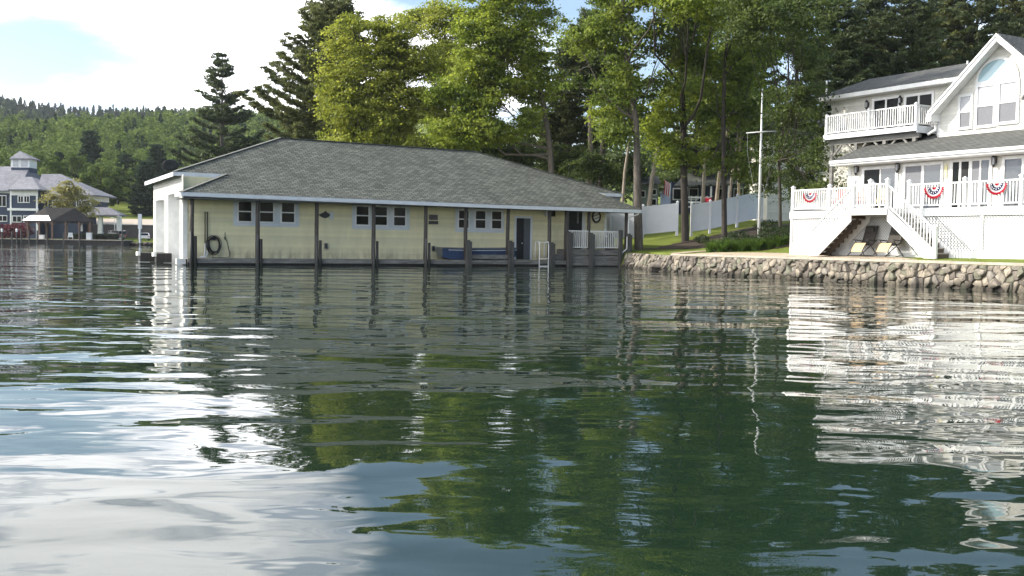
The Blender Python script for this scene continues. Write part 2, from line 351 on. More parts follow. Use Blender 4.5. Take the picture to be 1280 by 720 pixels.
M_LEAF = leafmat('maple_leaf', (0.042, 0.075, 0.014), (0.19, 0.24, 0.04))
M_LEAFY = leafmat('yellow_green_leaf', (0.09, 0.125, 0.016), (0.33, 0.35, 0.06))
M_LEAFB = leafmat('bright_green_leaf', (0.07, 0.115, 0.016), (0.29, 0.34, 0.05))
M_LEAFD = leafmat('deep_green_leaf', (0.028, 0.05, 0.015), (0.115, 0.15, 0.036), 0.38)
M_NEED = leafmat('pine_needles', (0.026, 0.044, 0.02), (0.115, 0.14, 0.055), 0.25, 0.4, 0.2)
M_NEEDL = leafmat('pale_pine_needles', (0.04, 0.055, 0.02), (0.18, 0.195, 0.07), 0.3, 0.4, 0.2)  # lighter olive green needles for some of the pines
M_HOSTA = leafmat('daylily_blade', (0.035, 0.075, 0.012), (0.11, 0.18, 0.03), 0.3, 2.0)
M_SHRUB = leafmat('dark_shrub_leaf', (0.014, 0.03, 0.01), (0.05, 0.075, 0.022), 0.25, 1.5)
M_BURG = leafmat('burgundy_leaf', (0.05, 0.01, 0.016), (0.15, 0.04, 0.045), 0.3, 0.6)
M_BIRCH = leafmat('pale_yellow_leaf', (0.12, 0.12, 0.03), (0.3, 0.28, 0.09), 0.35, 0.5)
M_FAR = leafmat('hillside_leaf', (0.036, 0.065, 0.02), (0.165, 0.215, 0.06), 0.3, 0.13, 0.0)
M_FARC = leafmat('hillside_needle', (0.024, 0.04, 0.026), (0.065, 0.09, 0.05), 0.15, 0.08, 0.0)  # leans blue-grey: distant haze put into the needle colour
# ------------------------------------------------------------------ the ground
W0 = WZ(840, 340, 0); W1 = WZ(1280, 365, 0)
WD = (W1 - W0).normalized(); WN = Vector((WD.y, -WD.x, 0))           # WN points out over the water
if WN.y > 0: WN = -WN
far_r = W0 + WD * 42
SHORE = [(1500, -400), (70, -80), (far_r.x, far_r.y), (W0.x, W0.y), (7.1, 63.4), (1.0, 73), (-11, 88), (-21, 110), (-30, 150), (-37, 183), (-62, 186.5), (-150, 185.5), (-450, 192), (-1500, 300)]
LAND = np.array(SHORE + [(-1500, 4000), (1500, 4000)], dtype=float)
def shore_d(x, y):
    x = np.asarray(x, float); y = np.asarray(y, float); d = np.full(x.shape, 1e9)
    for i in range(len(SHORE) - 1):
        ax, ay = SHORE[i]; bx, by = SHORE[i + 1]; ex, ey = bx - ax, by - ay
        t = np.clip(((x - ax) * ex + (y - ay) * ey) / (ex * ex + ey * ey), 0, 1)
        d = np.minimum(d, np.hypot(x - ax - t * ex, y - ay - t * ey))
    ins = np.zeros(x.shape, bool); n = len(LAND)
    for i in range(n):
        ax, ay = LAND[i]; bx, by = LAND[(i + 1) % n]
        c = ((ay > y) != (by > y)) & (x < (bx - ax) * (y - ay) / ((by - ay) if by != ay else 1e-9) + ax); ins ^= c
    return np.where(ins, d, -d)
PA = ([0, 0.34, 0.36, 2, 5, 9, 17, 30, 60, 200, 600, 1500], [-0.6, -0.6, 0.88, 1.0, 1.14, 1.95, 3.2, 4.6, 8.5, 22, 50, 60])
PB = ([0, 0.4, 18, 21, 22.5, 35, 50, 120, 190, 300, 420, 560, 720, 800, 1500], [0.5, 0.75, 1.0, 1.1, 3.5, 4.6, 6.6, 15, 31, 50, 56, 84, 108, 112, 80])
def gz_np(x, y):
    d = shore_d(x, y); w = np.clip((np.asarray(x) + 24) / -14.0, 0, 1) * np.clip((np.asarray(y) - 140) / 30.0, 0, 1); w = w * w * (3 - 2 * w)
    wav = 0.05 * np.sin(x * 0.9 + y * 0.5) * np.sin(y * 0.7 - x * 0.3)
    za = np.interp(d, *PA) + wav * np.clip((d - 4) / 6, 0, 1)
    zb = np.interp(d, *PB) + np.clip((d - 200) / 300, 0, 1) * 9 * (np.sin(x * 0.011 + 1.0) + 0.5 * np.sin(x * 0.027 + y * 0.01))
    z = za * (1 - w) + zb * w
    return np.where(d < 0, np.maximum(-1.6, np.minimum(d * 1.5, 0) - 0.35), z)
def gz(x, y): return float(gz_np(np.array([x]), np.array([y]))[0])

def leafy_ground():
    m, nt, N, L = nodes('lawn_and_leaf_litter'); out = N('ShaderNodeOutputMaterial'); b = N('ShaderNodeBsdfPrincipled'); L(b.outputs[0], out.inputs[0]); b.inputs['Roughness'].default_value = 0.95; b.inputs['Specular IOR Level'].default_value = 0.1
    tc = N('ShaderNodeTexCoord'); n = N('ShaderNodeTexNoise'); n.inputs['Scale'].default_value = 7.0; n.inputs['Detail'].default_value = 8; n.inputs['Roughness'].default_value = 0.75; L(tc.outputs['Object'], n.inputs['Vector'])
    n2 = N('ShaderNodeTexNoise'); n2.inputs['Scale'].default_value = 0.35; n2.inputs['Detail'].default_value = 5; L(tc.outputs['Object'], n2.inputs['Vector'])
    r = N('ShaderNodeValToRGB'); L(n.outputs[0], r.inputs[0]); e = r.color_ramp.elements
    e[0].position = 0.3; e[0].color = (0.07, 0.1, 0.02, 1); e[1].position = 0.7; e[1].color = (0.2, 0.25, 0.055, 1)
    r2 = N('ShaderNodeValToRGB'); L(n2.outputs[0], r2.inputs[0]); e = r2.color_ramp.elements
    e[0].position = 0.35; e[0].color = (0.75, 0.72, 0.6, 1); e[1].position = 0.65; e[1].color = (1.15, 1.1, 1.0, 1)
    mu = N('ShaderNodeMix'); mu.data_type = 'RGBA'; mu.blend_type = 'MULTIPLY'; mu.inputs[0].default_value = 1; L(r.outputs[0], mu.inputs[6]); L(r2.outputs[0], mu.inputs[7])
    L(mu.outputs[2], b.inputs['Base Color'])
    bp = N('ShaderNodeBump'); bp.inputs['Strength'].default_value = 0.9; bp.inputs['Distance'].default_value = 0.06; n3 = N('ShaderNodeTexNoise'); n3.inputs['Scale'].default_value = 14; n3.inputs['Detail'].default_value = 4; L(tc.outputs['Object'], n3.inputs['Vector']); L(n3.outputs[0], bp.inputs['Height']); L(bp.outputs[0], b.inputs['Normal'])
    return m
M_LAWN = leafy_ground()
M_MULCH = mat('dark_mulch', (0.05, 0.034, 0.022), 0.95, 0.5, 5, 0.8, 30)
gx = np.concatenate([np.linspace(-1500, -420, 19), np.linspace(-400, -50, 71), np.linspace(-47, 46, 156), np.linspace(50, 200, 26), np.linspace(230, 1500, 20)])
gy = np.concatenate([np.linspace(-400, 10, 20), np.linspace(14, 110, 161), np.linspace(113, 300, 76), np.linspace(306, 1100, 100), np.linspace(1150, 4000, 16)])
XX, YY = np.meshgrid(gx, gy); ZZ = gz_np(XX.ravel(), YY.ravel())
nx, ny = len(gx), len(gy); I = np.arange(nx * ny).reshape(ny, nx)
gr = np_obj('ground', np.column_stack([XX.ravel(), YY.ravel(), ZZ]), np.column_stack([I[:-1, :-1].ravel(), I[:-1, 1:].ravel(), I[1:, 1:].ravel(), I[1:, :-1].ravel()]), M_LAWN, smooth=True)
tag(gr, 'grassy ground rising from the lake shore into wooded hills', 'ground', kind='structure')

def sheet(name, poly, mat_, off, label, cat, res=0.35):
    """a sheet draped on the ground: polygon (x, y) filled with small cells"""
    xs = [p[0] for p in poly]; ys = [p[1] for p in poly]; gx = np.arange(min(xs), max(xs) + res, res); gy = np.arange(min(ys), max(ys) + res, res)
    def ins(x, y):
        c = np.zeros(x.shape, bool); n = len(poly)
        for i in range(n):
            ax, ay = poly[i]; bx, by = poly[(i + 1) % n]
            c ^= ((ay > y) != (by > y)) & (x < (bx - ax) * (y - ay) / ((by - ay) if by != ay else 1e-9) + ax)
        return c
    X, Y = np.meshgrid(gx, gy); cx, cy = X[:-1, :-1] + res / 2, Y[:-1, :-1] + res / 2
    k = ins(cx, cy); I = np.arange(X.size).reshape(X.shape)
    Fq = np.column_stack([I[:-1, :-1][k], I[:-1, 1:][k], I[1:, 1:][k], I[1:, :-1][k]])
    use = np.unique(Fq); mp = np.full(X.size, -1); mp[use] = np.arange(len(use))
    x, y = X.ravel()[use], Y.ravel()[use]
    o = np_obj(name, np.column_stack([x, y, gz_np(x, y) + off]), mp[Fq], mat_, smooth=True)
    return tag(o, label, cat, kind='structure')

# ------------------------------------------------------------------ the lake
def water():
    m, nt, N, L = nodes('lake_water'); out = N('ShaderNodeOutputMaterial'); b = N('ShaderNodeBsdfPrincipled'); L(b.outputs[0], out.inputs[0])
    b.inputs['Base Color'].default_value = (0.009, 0.021, 0.012, 1); b.inputs['Roughness'].default_value = 0.015; b.inputs['IOR'].default_value = 1.333; b.inputs['Specular IOR Level'].default_value = 0.5
    tc = N('ShaderNodeTexCoord')
    def wave(scale, sx, sy, rot, amp, detail=1.0, dist=0.0):
        mp = N('ShaderNodeMapping'); mp.inputs['Scale'].default_value = (sx, sy, 1); mp.inputs['Rotation'].default_value = (0, 0, rot); L(tc.outputs['Object'], mp.inputs[0])
        n = N('ShaderNodeTexNoise'); n.inputs['Scale'].default_value = scale; n.inputs['Detail'].default_value = detail; n.inputs['Roughness'].default_value = 0.45; n.inputs['Distortion'].default_value = dist; L(mp.outputs[0], n.inputs['Vector'])
        k = N('ShaderNodeMath'); k.operation = 'MULTIPLY'; k.inputs[1].default_value = amp; L(n.outputs[0], k.inputs[0]); return k.outputs[0]
    # calmer and rougher patches of ripple
    pm = N('ShaderNodeTexNoise'); pm.inputs['Scale'].default_value = 0.09; pm.inputs['Detail'].default_value = 2; L(tc.outputs['Object'], pm.inputs['Vector'])
    pr = N('ShaderNodeMapRange'); L(pm.outputs[0], pr.inputs[0]); pr.inputs[1].default_value = 0.35; pr.inputs[2].default_value = 0.65; pr.inputs[3].default_value = 0.45; pr.inputs[4].default_value = 1.25
    hs = [wave(0.42, 0.6, 1.0, 0.18, 0.085, 0.0, 0.3), wave(1.25, 0.55, 1.0, -0.12, 0.029, 1.0, 0.5)]
    sm = wave(3.4, 0.6, 1.0, 0.05, 0.005, 2.0, 0.4)
    q = N('ShaderNodeMath'); q.operation = 'MULTIPLY'; L(sm, q.inputs[0]); L(pr.outputs[0], q.inputs[1]); hs.append(q.outputs[0])
    s = hs[0]
    for h in hs[1:]:
        a = N('ShaderNodeMath'); a.operation = 'ADD'; L(s, a.inputs[0]); L(h, a.inputs[1]); s = a.outputs[0]
    bp = N('ShaderNodeBump'); bp.inputs['Strength'].default_value = 1.0; bp.inputs['Distance'].default_value = 1.0; L(s, bp.inputs['Height']); L(bp.outputs[0], b.inputs['Normal'])
    return m
wm = MB().add([(-1500, -400, 0), (1500, -400, 0), (1500, 320, 0), (-1500, 320, 0)], [(0, 1, 2, 3)])
tag(wm.build('lake_water', water()), 'calm dark green lake water with long soft ripples', 'water', kind='structure')

# ------------------------------------------------------------------ stone retaining wall
def stonemat():
    m, nt, N, L = nodes('field_stone'); out = N('ShaderNodeOutputMaterial'); b = N('ShaderNodeBsdfPrincipled'); L(b.outputs[0], out.inputs[0]); b.inputs['Roughness'].default_value = 0.9; b.inputs['Specular IOR Level'].default_value = 0.2
    g = N('ShaderNodeNewGeometry'); tc = N('ShaderNodeTexCoord')
    r = N('ShaderNodeValToRGB'); L(g.outputs['Random Per Island'], r.inputs[0]); r.color_ramp.interpolation = 'CONSTANT'
    cs = [(0.22, 0.195, 0.16), (0.3, 0.26, 0.205), (0.155, 0.135, 0.115), (0.26, 0.235, 0.2), (0.37, 0.32, 0.25), (0.18, 0.155, 0.13), (0.27, 0.235, 0.19), (0.2, 0.195, 0.145), (0.32, 0.285, 0.23)]
    e = r.color_ramp.elements; e[0].color = (*cs[0], 1); e[0].position = 0; e[1].color = (*cs[1], 1); e[1].position = 0.13
    for i, c in enumerate(cs[2:]):
        k = e.new(0.26 + 0.1 * i - (0.0 if i < 5 else 0.0) + (0.06 if i > 5 else 0)); k.color = (*c, 1)
    n = N('ShaderNodeTexNoise'); n.inputs['Scale'].default_value = 5; n.inputs['Detail'].default_value = 8; n.inputs['Roughness'].default_value = 0.7; L(tc.outputs['Object'], n.inputs['Vector'])
    mr = N('ShaderNodeMapRange'); L(n.outputs[0], mr.inputs[0]); mr.inputs[1].default_value = 0.3; mr.inputs[2].default_value = 0.7; mr.inputs[3].default_value = 0.42; mr.inputs[4].default_value = 1.25
    # wet dark band at the waterline
    sp = N('ShaderNodeSeparateXYZ'); L(tc.outputs['Object'], sp.inputs[0]); wz = N('ShaderNodeMapRange'); L(sp.outputs[2], wz.inputs[0]); wz.inputs[1].default_value = 0.08; wz.inputs[2].default_value = 0.3; wz.inputs[3].default_value = 0.35; wz.inputs[4].default_value = 1.0
    mu = N('ShaderNodeMath'); mu.operation = 'MULTIPLY'; L(mr.outputs[0], mu.inputs[0]); L(wz.outputs[0], mu.inputs[1])
    vm = N('ShaderNodeVectorMath'); vm.operation = 'SCALE'; L(r.outputs[0], vm.inputs[0]); L(mu.outputs[0], vm.inputs['Scale']); L(vm.outputs[0], b.inputs['Base Color'])
    bp = N('ShaderNodeBump'); bp.inputs['Strength'].default_value = 0.7; bp.inputs['Distance'].default_value = 0.03; L(n.outputs[0], bp.inputs['Height']); L(bp.outputs[0], b.inputs['Normal'])
    return m
M_STONE = stonemat()
def clip_poly(poly, nx, ny, c):
    out = []
    for i in range(len(poly)):
        a, b = poly[i], poly[(i + 1) % len(poly)]; da, db = nx * a[0] + ny * a[1] - c, nx * b[0] + ny * b[1] - c
        if da <= 0: out.append(a)
        if (da < 0) != (db < 0) and abs(da - db) > 1e-12:
            t = da / (da - db); out.append((a[0] + (b[0] - a[0]) * t, a[1] + (b[1] - a[1]) * t))
    return out
def stone_face(mb, A, B, h0, h1, nrm, seed, batter=0.12):
    """irregular fitted stones on the face from A to B between heights h0 and h1"""
    rg = random.Random(seed); A, B = Vector(A), Vector(B); Ln = (B - A).length; d = (B - A).normalized(); pts = []
    z = h0
    while z < h1:
        rh = rg.uniform(0.13, 0.28); s = rg.uniform(-0.3, 0)
        while s < Ln + 0.4:
            w = rg.choice((0.16, 0.24, 0.34, 0.46, 0.7)); pts.append((s + w / 2 + rg.uniform(-.1, .1), z + rh / 2 + rg.uniform(-.11, .11))); s += w
        z += rh
    for i, p in enumerate(pts):
        poly = [(max(0, p[0] - 1), h0), (min(Ln, p[0] + 1), h0), (min(Ln, p[0] + 1), h1), (max(0, p[0] - 1), h1)]
        for j, q in enumerate(pts):
            if i == j or abs(q[0] - p[0]) > 1.7: continue
            ex, ey = q[0] - p[0], q[1] - p[1]; poly = clip_poly(poly, ex, ey, (q[0]**2 + q[1]**2 - p[0]**2 - p[1]**2) / 2)
            if len(poly) < 3: break
        if len(poly) < 3: continue
        cx = sum(a for a, _ in poly) / len(poly); cz = sum(b for _, b in poly) / len(poly)
        base = []                                    # chamfer the corners
        for k in range(len(poly)):
            a, b = poly[k], poly[(k + 1) % len(poly)]
            for t in (0.07 + rg.random() * .1, 0.83 + rg.random() * .1): base.append((a[0] + (b[0] - a[0]) * t, a[1] + (b[1] - a[1]) * t))
        n = len(base); dep = rg.uniform(0.1, 0.28); vs = []; tx, tz = rg.uniform(-.22, .22), rg.uniform(-.28, .22)
        for sc, dd in ((0.99, -0.06), (0.96, dep * 0.6), (0.86, dep * 0.95), (0.45, dep * 1.03)):
            for (a, b) in base:
                x = cx + (a - cx) * sc; zz = cz + (b - cz) * sc; o = dd + (tx * (x - cx) + tz * (zz - cz) + rg.uniform(-.012, .012)) * (dd > 0)
                vs.append(A + d * x + Vector((0, 0, zz)) + nrm * (o + batter * (h1 - zz)))
        fs = []
        for r_ in range(3):
            for k in range(n): fs.append((r_ * n + k, r_ * n + (k + 1) % n, (r_ + 1) * n + (k + 1) % n, (r_ + 1) * n + k))
        fs.append(tuple(3 * n + k for k in range(n)))
        if d.cross(Vector((0, 0, 1))).dot(nrm) < 0: fs = [f[::-1] for f in fs]
        mb.add(vs, fs)
rw = thing('stone_retaining_wall', 'long dry laid field stone retaining wall along the water edge', 'wall', (0, 0, 0))
sb = MB(); wall_end = W0 + WD * 27; stone_face(sb, W0, wall_end, -0.3, 0.84, WN, 5)
C0 = Vector((7.1, 63.0, 0)); cd_ = (C0 - W0).normalized(); cn = Vector((-1, -0.1, 0)).normalized()
stone_face(sb, C0, W0, -0.3, 0.86, cn, 8, 0.35)
sb.build('stones', M_STONE, rw)
bk = MB(); up = Vector((0, 0, 1))
for a, b, n_ in ((W0, wall_end, WN), (C0, W0, cn)):
    a_, b_ = Vector(a) - n_ * 0.0, Vector(b) - n_ * 0.0
    bk.prism([a_ - up * .4, b_ - up * .4, b_ + up * .83, a_ + up * .83], -n_ * 0.4)
bk.build('backing', M_DARKW, rw)  # dark sheet: mortar and the shadow between stones put into its colour
cp = MB()
for a, b, n_ in ((W0, wall_end, WN),):
    k = 18
    for i in range(k):
        p, q = Vector(a).lerp(b, i / k) + WD * 0.01, Vector(a).lerp(b, (i + 1) / k) - WD * 0.004
        cp.prism([p + n_ * .1 + up * .85, q + n_ * .1 + up * .85, q - n_ * .45 + up * .85, p - n_ * .45 + up * .85], up * (0.085 + 0.006 * (i % 3)))
cp.build('coping', M_CONC, rw)
rb = random.Random(3)
def boulder(name, loc, r, label, seed, group=None, sq=0.7):
    rg = random.Random(seed); mb = MB(); n1, n2 = 7, 10; vs = []
    for i in range(n1 + 1):
        th = math.pi * i / n1
        for j in range(n2):
            ph = 2 * math.pi * j / n2; k = r * rg.uniform(0.8, 1.12)
            vs.append((k * math.sin(th) * math.cos(ph) * 1.15, k * math.sin(th) * math.sin(ph), k * math.cos(th) * sq))
    fs = [(i * n2 + j, (i + 1) * n2 + j, (i + 1) * n2 + (j + 1) % n2, i * n2 + (j + 1) % n2) for i in range(n1) for j in range(n2)]
    o = mb.add(vs, fs).build(name, M_STONE); o.location = loc; o.rotation_euler = (0, 0, rg.uniform(0, 6))
    return tag(o, label, 'rock', group)
boulder('shore_boulder', (7.75, 54.1, 0.12), 0.62, 'large dark boulder at the corner of the stone wall beside the boathouse', 4)

# paths and planting bed on the lawn
def along(s, d): return (W0 + WD * s - WN * d)
def pxy(px, py, z0=1.1):
    z = z0
    for _ in range(25):
        p = WZ(px, py, z) if (z < CAMH - 0.02 or py < 300) else None
        if p is None: break
        z = z * 0.5 + 0.5 * min(gz(p.x, p.y), 1.3)
    return p
pth = [along(0.4, 0.5), along(3, 0.5), along(8, 0.5), along(13.8, 0.5), along(15.6, 1.0), along(14.2, 1.6), along(9.5, 2.6), along(6, 2.9), along(3, 2.9), along(1.6, 2.4), along(.4, 1.4)]
sheet('garden_path', [(p.x, p.y) for p in pth], M_PATH, 0.03, 'tan gravel path along the top of the stone wall', 'path', 0.2)
p2 = [(8.35, 54.6), (9.3, 55.2), (11.2, 58.0), (13.6, 60.6), (13.1, 61.6), (10.6, 59.3), (8.6, 56.6)]
sheet('garden_path', p2, M_PATH, 0.025, 'curving worn tan path crossing the lawn', 'path', 0.25)
# ------------------------------------------------------------------ the boathouse
B0 = WZ(240, 331.5, 0); BF = Frame(B0, math.atan2(0.461, 0.887))
bh = thing('boathouse', 'long low pale yellow boathouse on posts over the water with grey shingled roof', 'boathouse', BF.o, BF.ang)
VW = 1.2                                                               # the front wall's v
UE = -0.22                                                             # the boat-door end wall's u
VB = BF.vfx(192, UE, 0.5)                                              # back corner of that wall
ZE = 0.35
# roof
A = (-.6, -.5, 3.67); Bp = (27.0, -.5, 3.54); VM = 1.7
uN = BF.ufx(283, VM, 4.78); uN2 = BF.ufx(745, VM, 4.62)
VBK = VB + 0.55
Nn = (uN, VM, 4.78); Np = (uN2, VM, 4.62); Mm = (-.6, VM, 4.8); Mp = (27.0, VM, 4.62)
RL = (6.29, 6.8, 7.36); RR = (19.0, 6.8, 7.24); Mb = (-.6, VBK, 4.74); Mbp = (27.0, VBK, 4.6)
A2 = (-.6, VM, 3.68); B2 = (27.0, VM, 3.56)
rf = MB(); rf.roof([[A, (8, -.5, 3.62), (17, -.5, 3.56), Bp, Np, RR, RL, Nn], [Nn, RL, Mm], [Np, Mp, RR], [Mm, RL, Mb], [Mb, RL, RR, Mbp], [Mbp, RR, Mp], [A2, A, Nn], [Bp, B2, Np]], 0.1)
roof = rf.build('roof', M_SHIN, bh)
cap = MB()
def seg(mb, p, q, w, h, off=0.0): mb.bar(Vector(p) + Vector((0, 0, off)), Vector(q) + Vector((0, 0, off)), w, h)
for p, q in ((A, Nn), (Mm, RL), (RL, RR), (RR, Mp), (Bp, Np)): seg(cap, p, q, 0.24, 0.03, 0.012)
cap.build('ridge_cap', mat('ridge_shingle', (.135, .14, .125), .9, .35, 4), roof)
fa = MB()
for p, q in ((A, (8, -.5, 3.62)), ((8, -.5, 3.62), (17, -.5, 3.56)), ((17, -.5, 3.56), Bp)): fa.bar(Vector(p) + Vector((0, -.03, -.11)), Vector(q) + Vector((0, -.03, -.11)), 0.05, 0.2)
seg(fa, Mm, (uN + .1, VM, 4.78), 0.05, 0.2, -.11); seg(fa, (-.63, VM, 4.8), (-.63, VBK, 4.74), 0.05, 0.22, -.13); seg(fa, (-.63, -.5, 3.67), (-.63, VW - .0, 3.68), 0.05, 0.2, -.11)
seg(fa, (27.03, -.5, 3.54), (27.03, VM, 3.56), 0.05, 0.2, -.11); seg(fa, (27.03, VM, 4.62), (27.03, VBK, 4.6), 0.05, 0.22, -.13); seg(fa, (uN2 - .1, VM, 4.62), (27.0, VM, 4.62), 0.05, 0.2, -.11)
fa.build('fascia', M_TRIMW, roof)
gm = MB(); gm.box(UE + .02, 26.9, VM + .03, VM + .09, 3.6, 4.64); gm.build('upper_wall', M_BGREY, bh)
gs = MB(); gs.siding(UE, uN + .3, VM - .01, 3.55, 4.66, 0.13); gs.build('notch_siding', M_YELLOW, bh)
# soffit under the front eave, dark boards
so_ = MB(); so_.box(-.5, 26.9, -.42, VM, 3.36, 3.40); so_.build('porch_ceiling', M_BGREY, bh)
# walls
uWE = BF.ufx(757, VW, 2.0)
fw = MB(); fw.siding(UE, uWE, VW, ZE, 3.42, 0.15, 0.03); fw.box(UE, uWE, VW + .002, VW + .12, ZE, 3.6); fw.build('front_wall', M_YELLOW, bh)
rwl = MB(); rwl.box(uWE - .12, uWE - .002, VW + .13, VBK - .6, ZE, 4.5); rwl.box(UE + .6, uWE - .1, VB - .12, VB, ZE, 4.5); rwl.build('rear_wall', M_YELLOW, bh)
MB().box(uWE - .14, uWE + .03, VW - .05, VW - .031, ZE, 3.4).build('corner_board', M_WHITE, bh); MB().box(UE - .03, UE + .2, VW - .05, VW - .031, ZE, 3.4).build('corner_board', M_WHITE, bh)
# boat-door end wall: two bays recessed behind the siding
b1a, b1b = BF.vfx(195.5, UE, 1.5), BF.vfx(206.2, UE, 1.5); b2a, b2b = BF.vfx(211, UE, 1.5), BF.vfx(225, UE, 1.5)
zt1 = 3.55; zt2 = 3.75; dep = 0.75
ew = MB()
ew.siding_u(UE, VW - .02, b2b, 0.2, zt2, 0.118, 0.018); ew.siding_u(UE, b2a, b1b, 0.2, zt1, 0.118, 0.018); ew.siding_u(UE, b1a, VB, 0.2, zt1, 0.118, 0.018)
ew.siding_u(UE, VW + .0, b2a, zt2, 4.64, 0.118, 0.018); ew.siding_u(UE, b2a, VB, zt1, 4.64, 0.118, 0.018)
for a, b in ((VW + .01, b2b), (b2a, b1b), (b1a, VB)): ew.box(UE + .002, UE + .12, min(a, b) + .001, max(a, b) - .001, 0.2, 3.5)
ew.build('end_wall', M_CREAM, bh)
for (a, b, zt) in ((b1a, b1b, zt1), (b2a, b2b, zt2)):
    lo, hi = min(a, b), max(a, b)
    jm = MB(); jm.box(UE - .05, UE + dep, hi - .003, hi + .07, -.3, zt); jm.box(UE - .05, UE + dep, lo - .07, lo + .003, -.3, zt); jm.box(UE - .05, UE + dep, lo - .07, hi + .07, zt, zt + .12)
    j = jm.build('boat_bay', M_WHITE, bh)
    d = MB(); k = 7; hh = (zt - .15) / k
    for i in range(k): d.box(UE + dep - .12, UE + dep - .06, lo + .01, hi - .01, .15 + i * hh + .012, .15 + (i + 1) * hh - .012)
    d.box(UE + dep - .06, UE + dep - .03, lo, hi, .15, zt)
    d.build('boat_door', M_WHITE, j)
# triple windows
def sash_window(parent, u0, u1, z0, z1, v, fw_=0.08, glass=None, frame=None, mid=True, low=None, name='window'):
    f = MB(); f.box(u0 - fw_, u0, v - .07, v - .02, z0 - fw_, z1 + fw_); f.box(u1, u1 + fw_, v - .07, v - .02, z0 - fw_, z1 + fw_)
    f.box(u0, u1, v - .07, v - .02, z1, z1 + fw_); f.box(u0, u1, v - .085, v - .02, z0 - fw_, z0)
    o = f.build(name, frame or M_WHITE, parent)
    zm = (z0 + z1) / 2
    if low:
        MB().box(u0, u1, v - .03, v - .022, zm, z1).build('upper_pane', glass or M_GLASS, o); MB().box(u0, u1, v - .03, v - .022, z0, zm - .0).build('lower_pane', low, o)
    else: MB().box(u0, u1, v - .03, v - .022, z0, z1).build('pane', glass or M_GLASS, o)
    if mid: MB().box(u0, u1, v - .055, v - .031, zm - .03, zm + .03).build('sash_rail', frame or M_WHITE, o)
    return o
for panes, out, yt, yb in (([(298, 313.8), (324.5, 341), (351.8, 367.3)], (291.5, 373.8), 253.2, 277), ([(445, 460), (468.5, 483), (492, 506)], (440, 511.7), 259, 281.2), ([(573, 585), (594, 606), (614.3, 626)], (568.7, 630), 264, 285)):
    um, zt = BF.uz((out[0] + out[1]) / 2, yt, VW); zb = BF.zfy(yb, um, VW)
    ua, ub = BF.ufx(out[0], VW, 2.5), BF.ufx(out[1], VW, 2.5)
    s = MB(); s.box(ua, ub, VW - .04, VW - .019, zb - .26, min(zt + .2, 3.35)); surround = s.build('window_surround', M_TRIMW, bh)
    for a, b in panes: sash_window(surround, BF.ufx(a, VW, 2.5), BF.ufx(b, VW, 2.5), zb, zt, VW - .02, 0.07)
# doors
def bpx(x0, x1, y0, y1, v): 
    u0, za = BF.uz((x0 + x1) / 2, y0, v); zb = BF.zfy(y1, u0, v); return BF.ufx(x0, v, (za + zb) / 2), BF.ufx(x1, v, (za + zb) / 2), zb, za
u0, u1, z0, z1 = bpx(645, 662.3, 272.8, 318, VW); z0 = ZE + .02
df = MB(); df.box(u0 - .13, u0, VW - .05, VW - .019, z0, z1 + .13); df.box(u1, u1 + .13, VW - .05, VW - .019, z0, z1 + .13); df.box(u0, u1, VW - .05, VW - .019, z1, z1 + .13)
dr = df.build('door_frame', M_TRIMW, bh)
um = u0 + (u1 - u0) * .54
MB().box(u0, um, VW - .03, VW - .021, z0, z1).build('dark_door_opening_panel', M_DARK, dr)  # flat panel, the unlit room behind put into its colour
dd = MB().box(um, u1, VW - .045, VW - .022, z0, z1)
for k in range(3): dd.box(um + .1, u1 - .1, VW - .055, VW - .045, z0 + .15 + k * .68, z0 + .68 + k * .68)
dd.build('door', M_DOORG, dr)
MB().lathe([(.02, 0), (.045, .02), (.045, .05), (.02, .07)], (um - .12, VW - .06, z0 + .95), 8).build('door_knob', M_ALU, dr)
u0, u1, z0, z1 = bpx(710.5, 727, 262, 311, VW); z0 = 1.06; z1 = 3.38
df = MB(); df.box(u1, u1 + .22, VW - .05, VW - .019, z0, z1); df.box(u0 - .1, u0, VW - .05, VW - .019, z0, z1); dr2 = df.build('door_frame', M_TRIMW, bh)
MB().box(u0, u1, VW - .04, VW - .02, z0, z1).build('dark_door_opening_panel', M_DARK, dr2)  # another flat panel with the interior shade held in its colour
MB().box(u0 + (u1 - u0) * .6, u0 + (u1 - u0) * .74, VW - .06, VW - .041, z1 - .75, z1 - .02).build('hanging_strip', M_BGREY, dr2)  # grey strip hanging in the opening
# walkway and raised porch
UP0 = BF.ufx(708, 0, 1.0); UP1 = 26.5
wk = MB()
n = 46
for i in range(n):
    a = UE + i * (UP0 - UE) / n; wk.box(a + .008, a + (UP0 - UE) / n - .008, -.1, VW - .005, ZE - .045, ZE)
deckp = wk.build('walkway', M_PLANK, bh)
e = MB(); e.box(UE - .02, UP0, -.17, -.1, .12, .35); e.box(12.0 + 2.3, UP0, -.2, -.17, .22, .35); e.build('edge_beam', M_PLANK, bh)
e = MB(); e.box(UE, UP1, -.02, .12, -.4, .1); e.box(UE, 26, VW, VW + .3, -.4, .3); e.build('crib', M_PILED, bh)
uc0, uc1 = BF.ufx(584, -.1, .7), BF.ufx(640, -.1, .7)
MB().box(uc0, uc1, -.16, -.06, .42, .66).build('kerb_rail', M_PLANK, bh)
pc = MB(); pc.box(UP0, UP1, -.2, -.12, .06, .38); pc.box(UP0, UP1, -.16, -.08, .40, .66); pc.box(UP0, UP1, -.1, VW, 0.7, 1.0); pc.box(UP0, UP1, -.12, 5, 1.0, 1.04)
pc.build('porch_deck', M_PLANK, bh)
MB().box(BF.ufx(688.5, .9, .9), BF.ufx(707, .9, .9), .35, .9, .36, .72).build('porch_step', M_PLANK, bh)
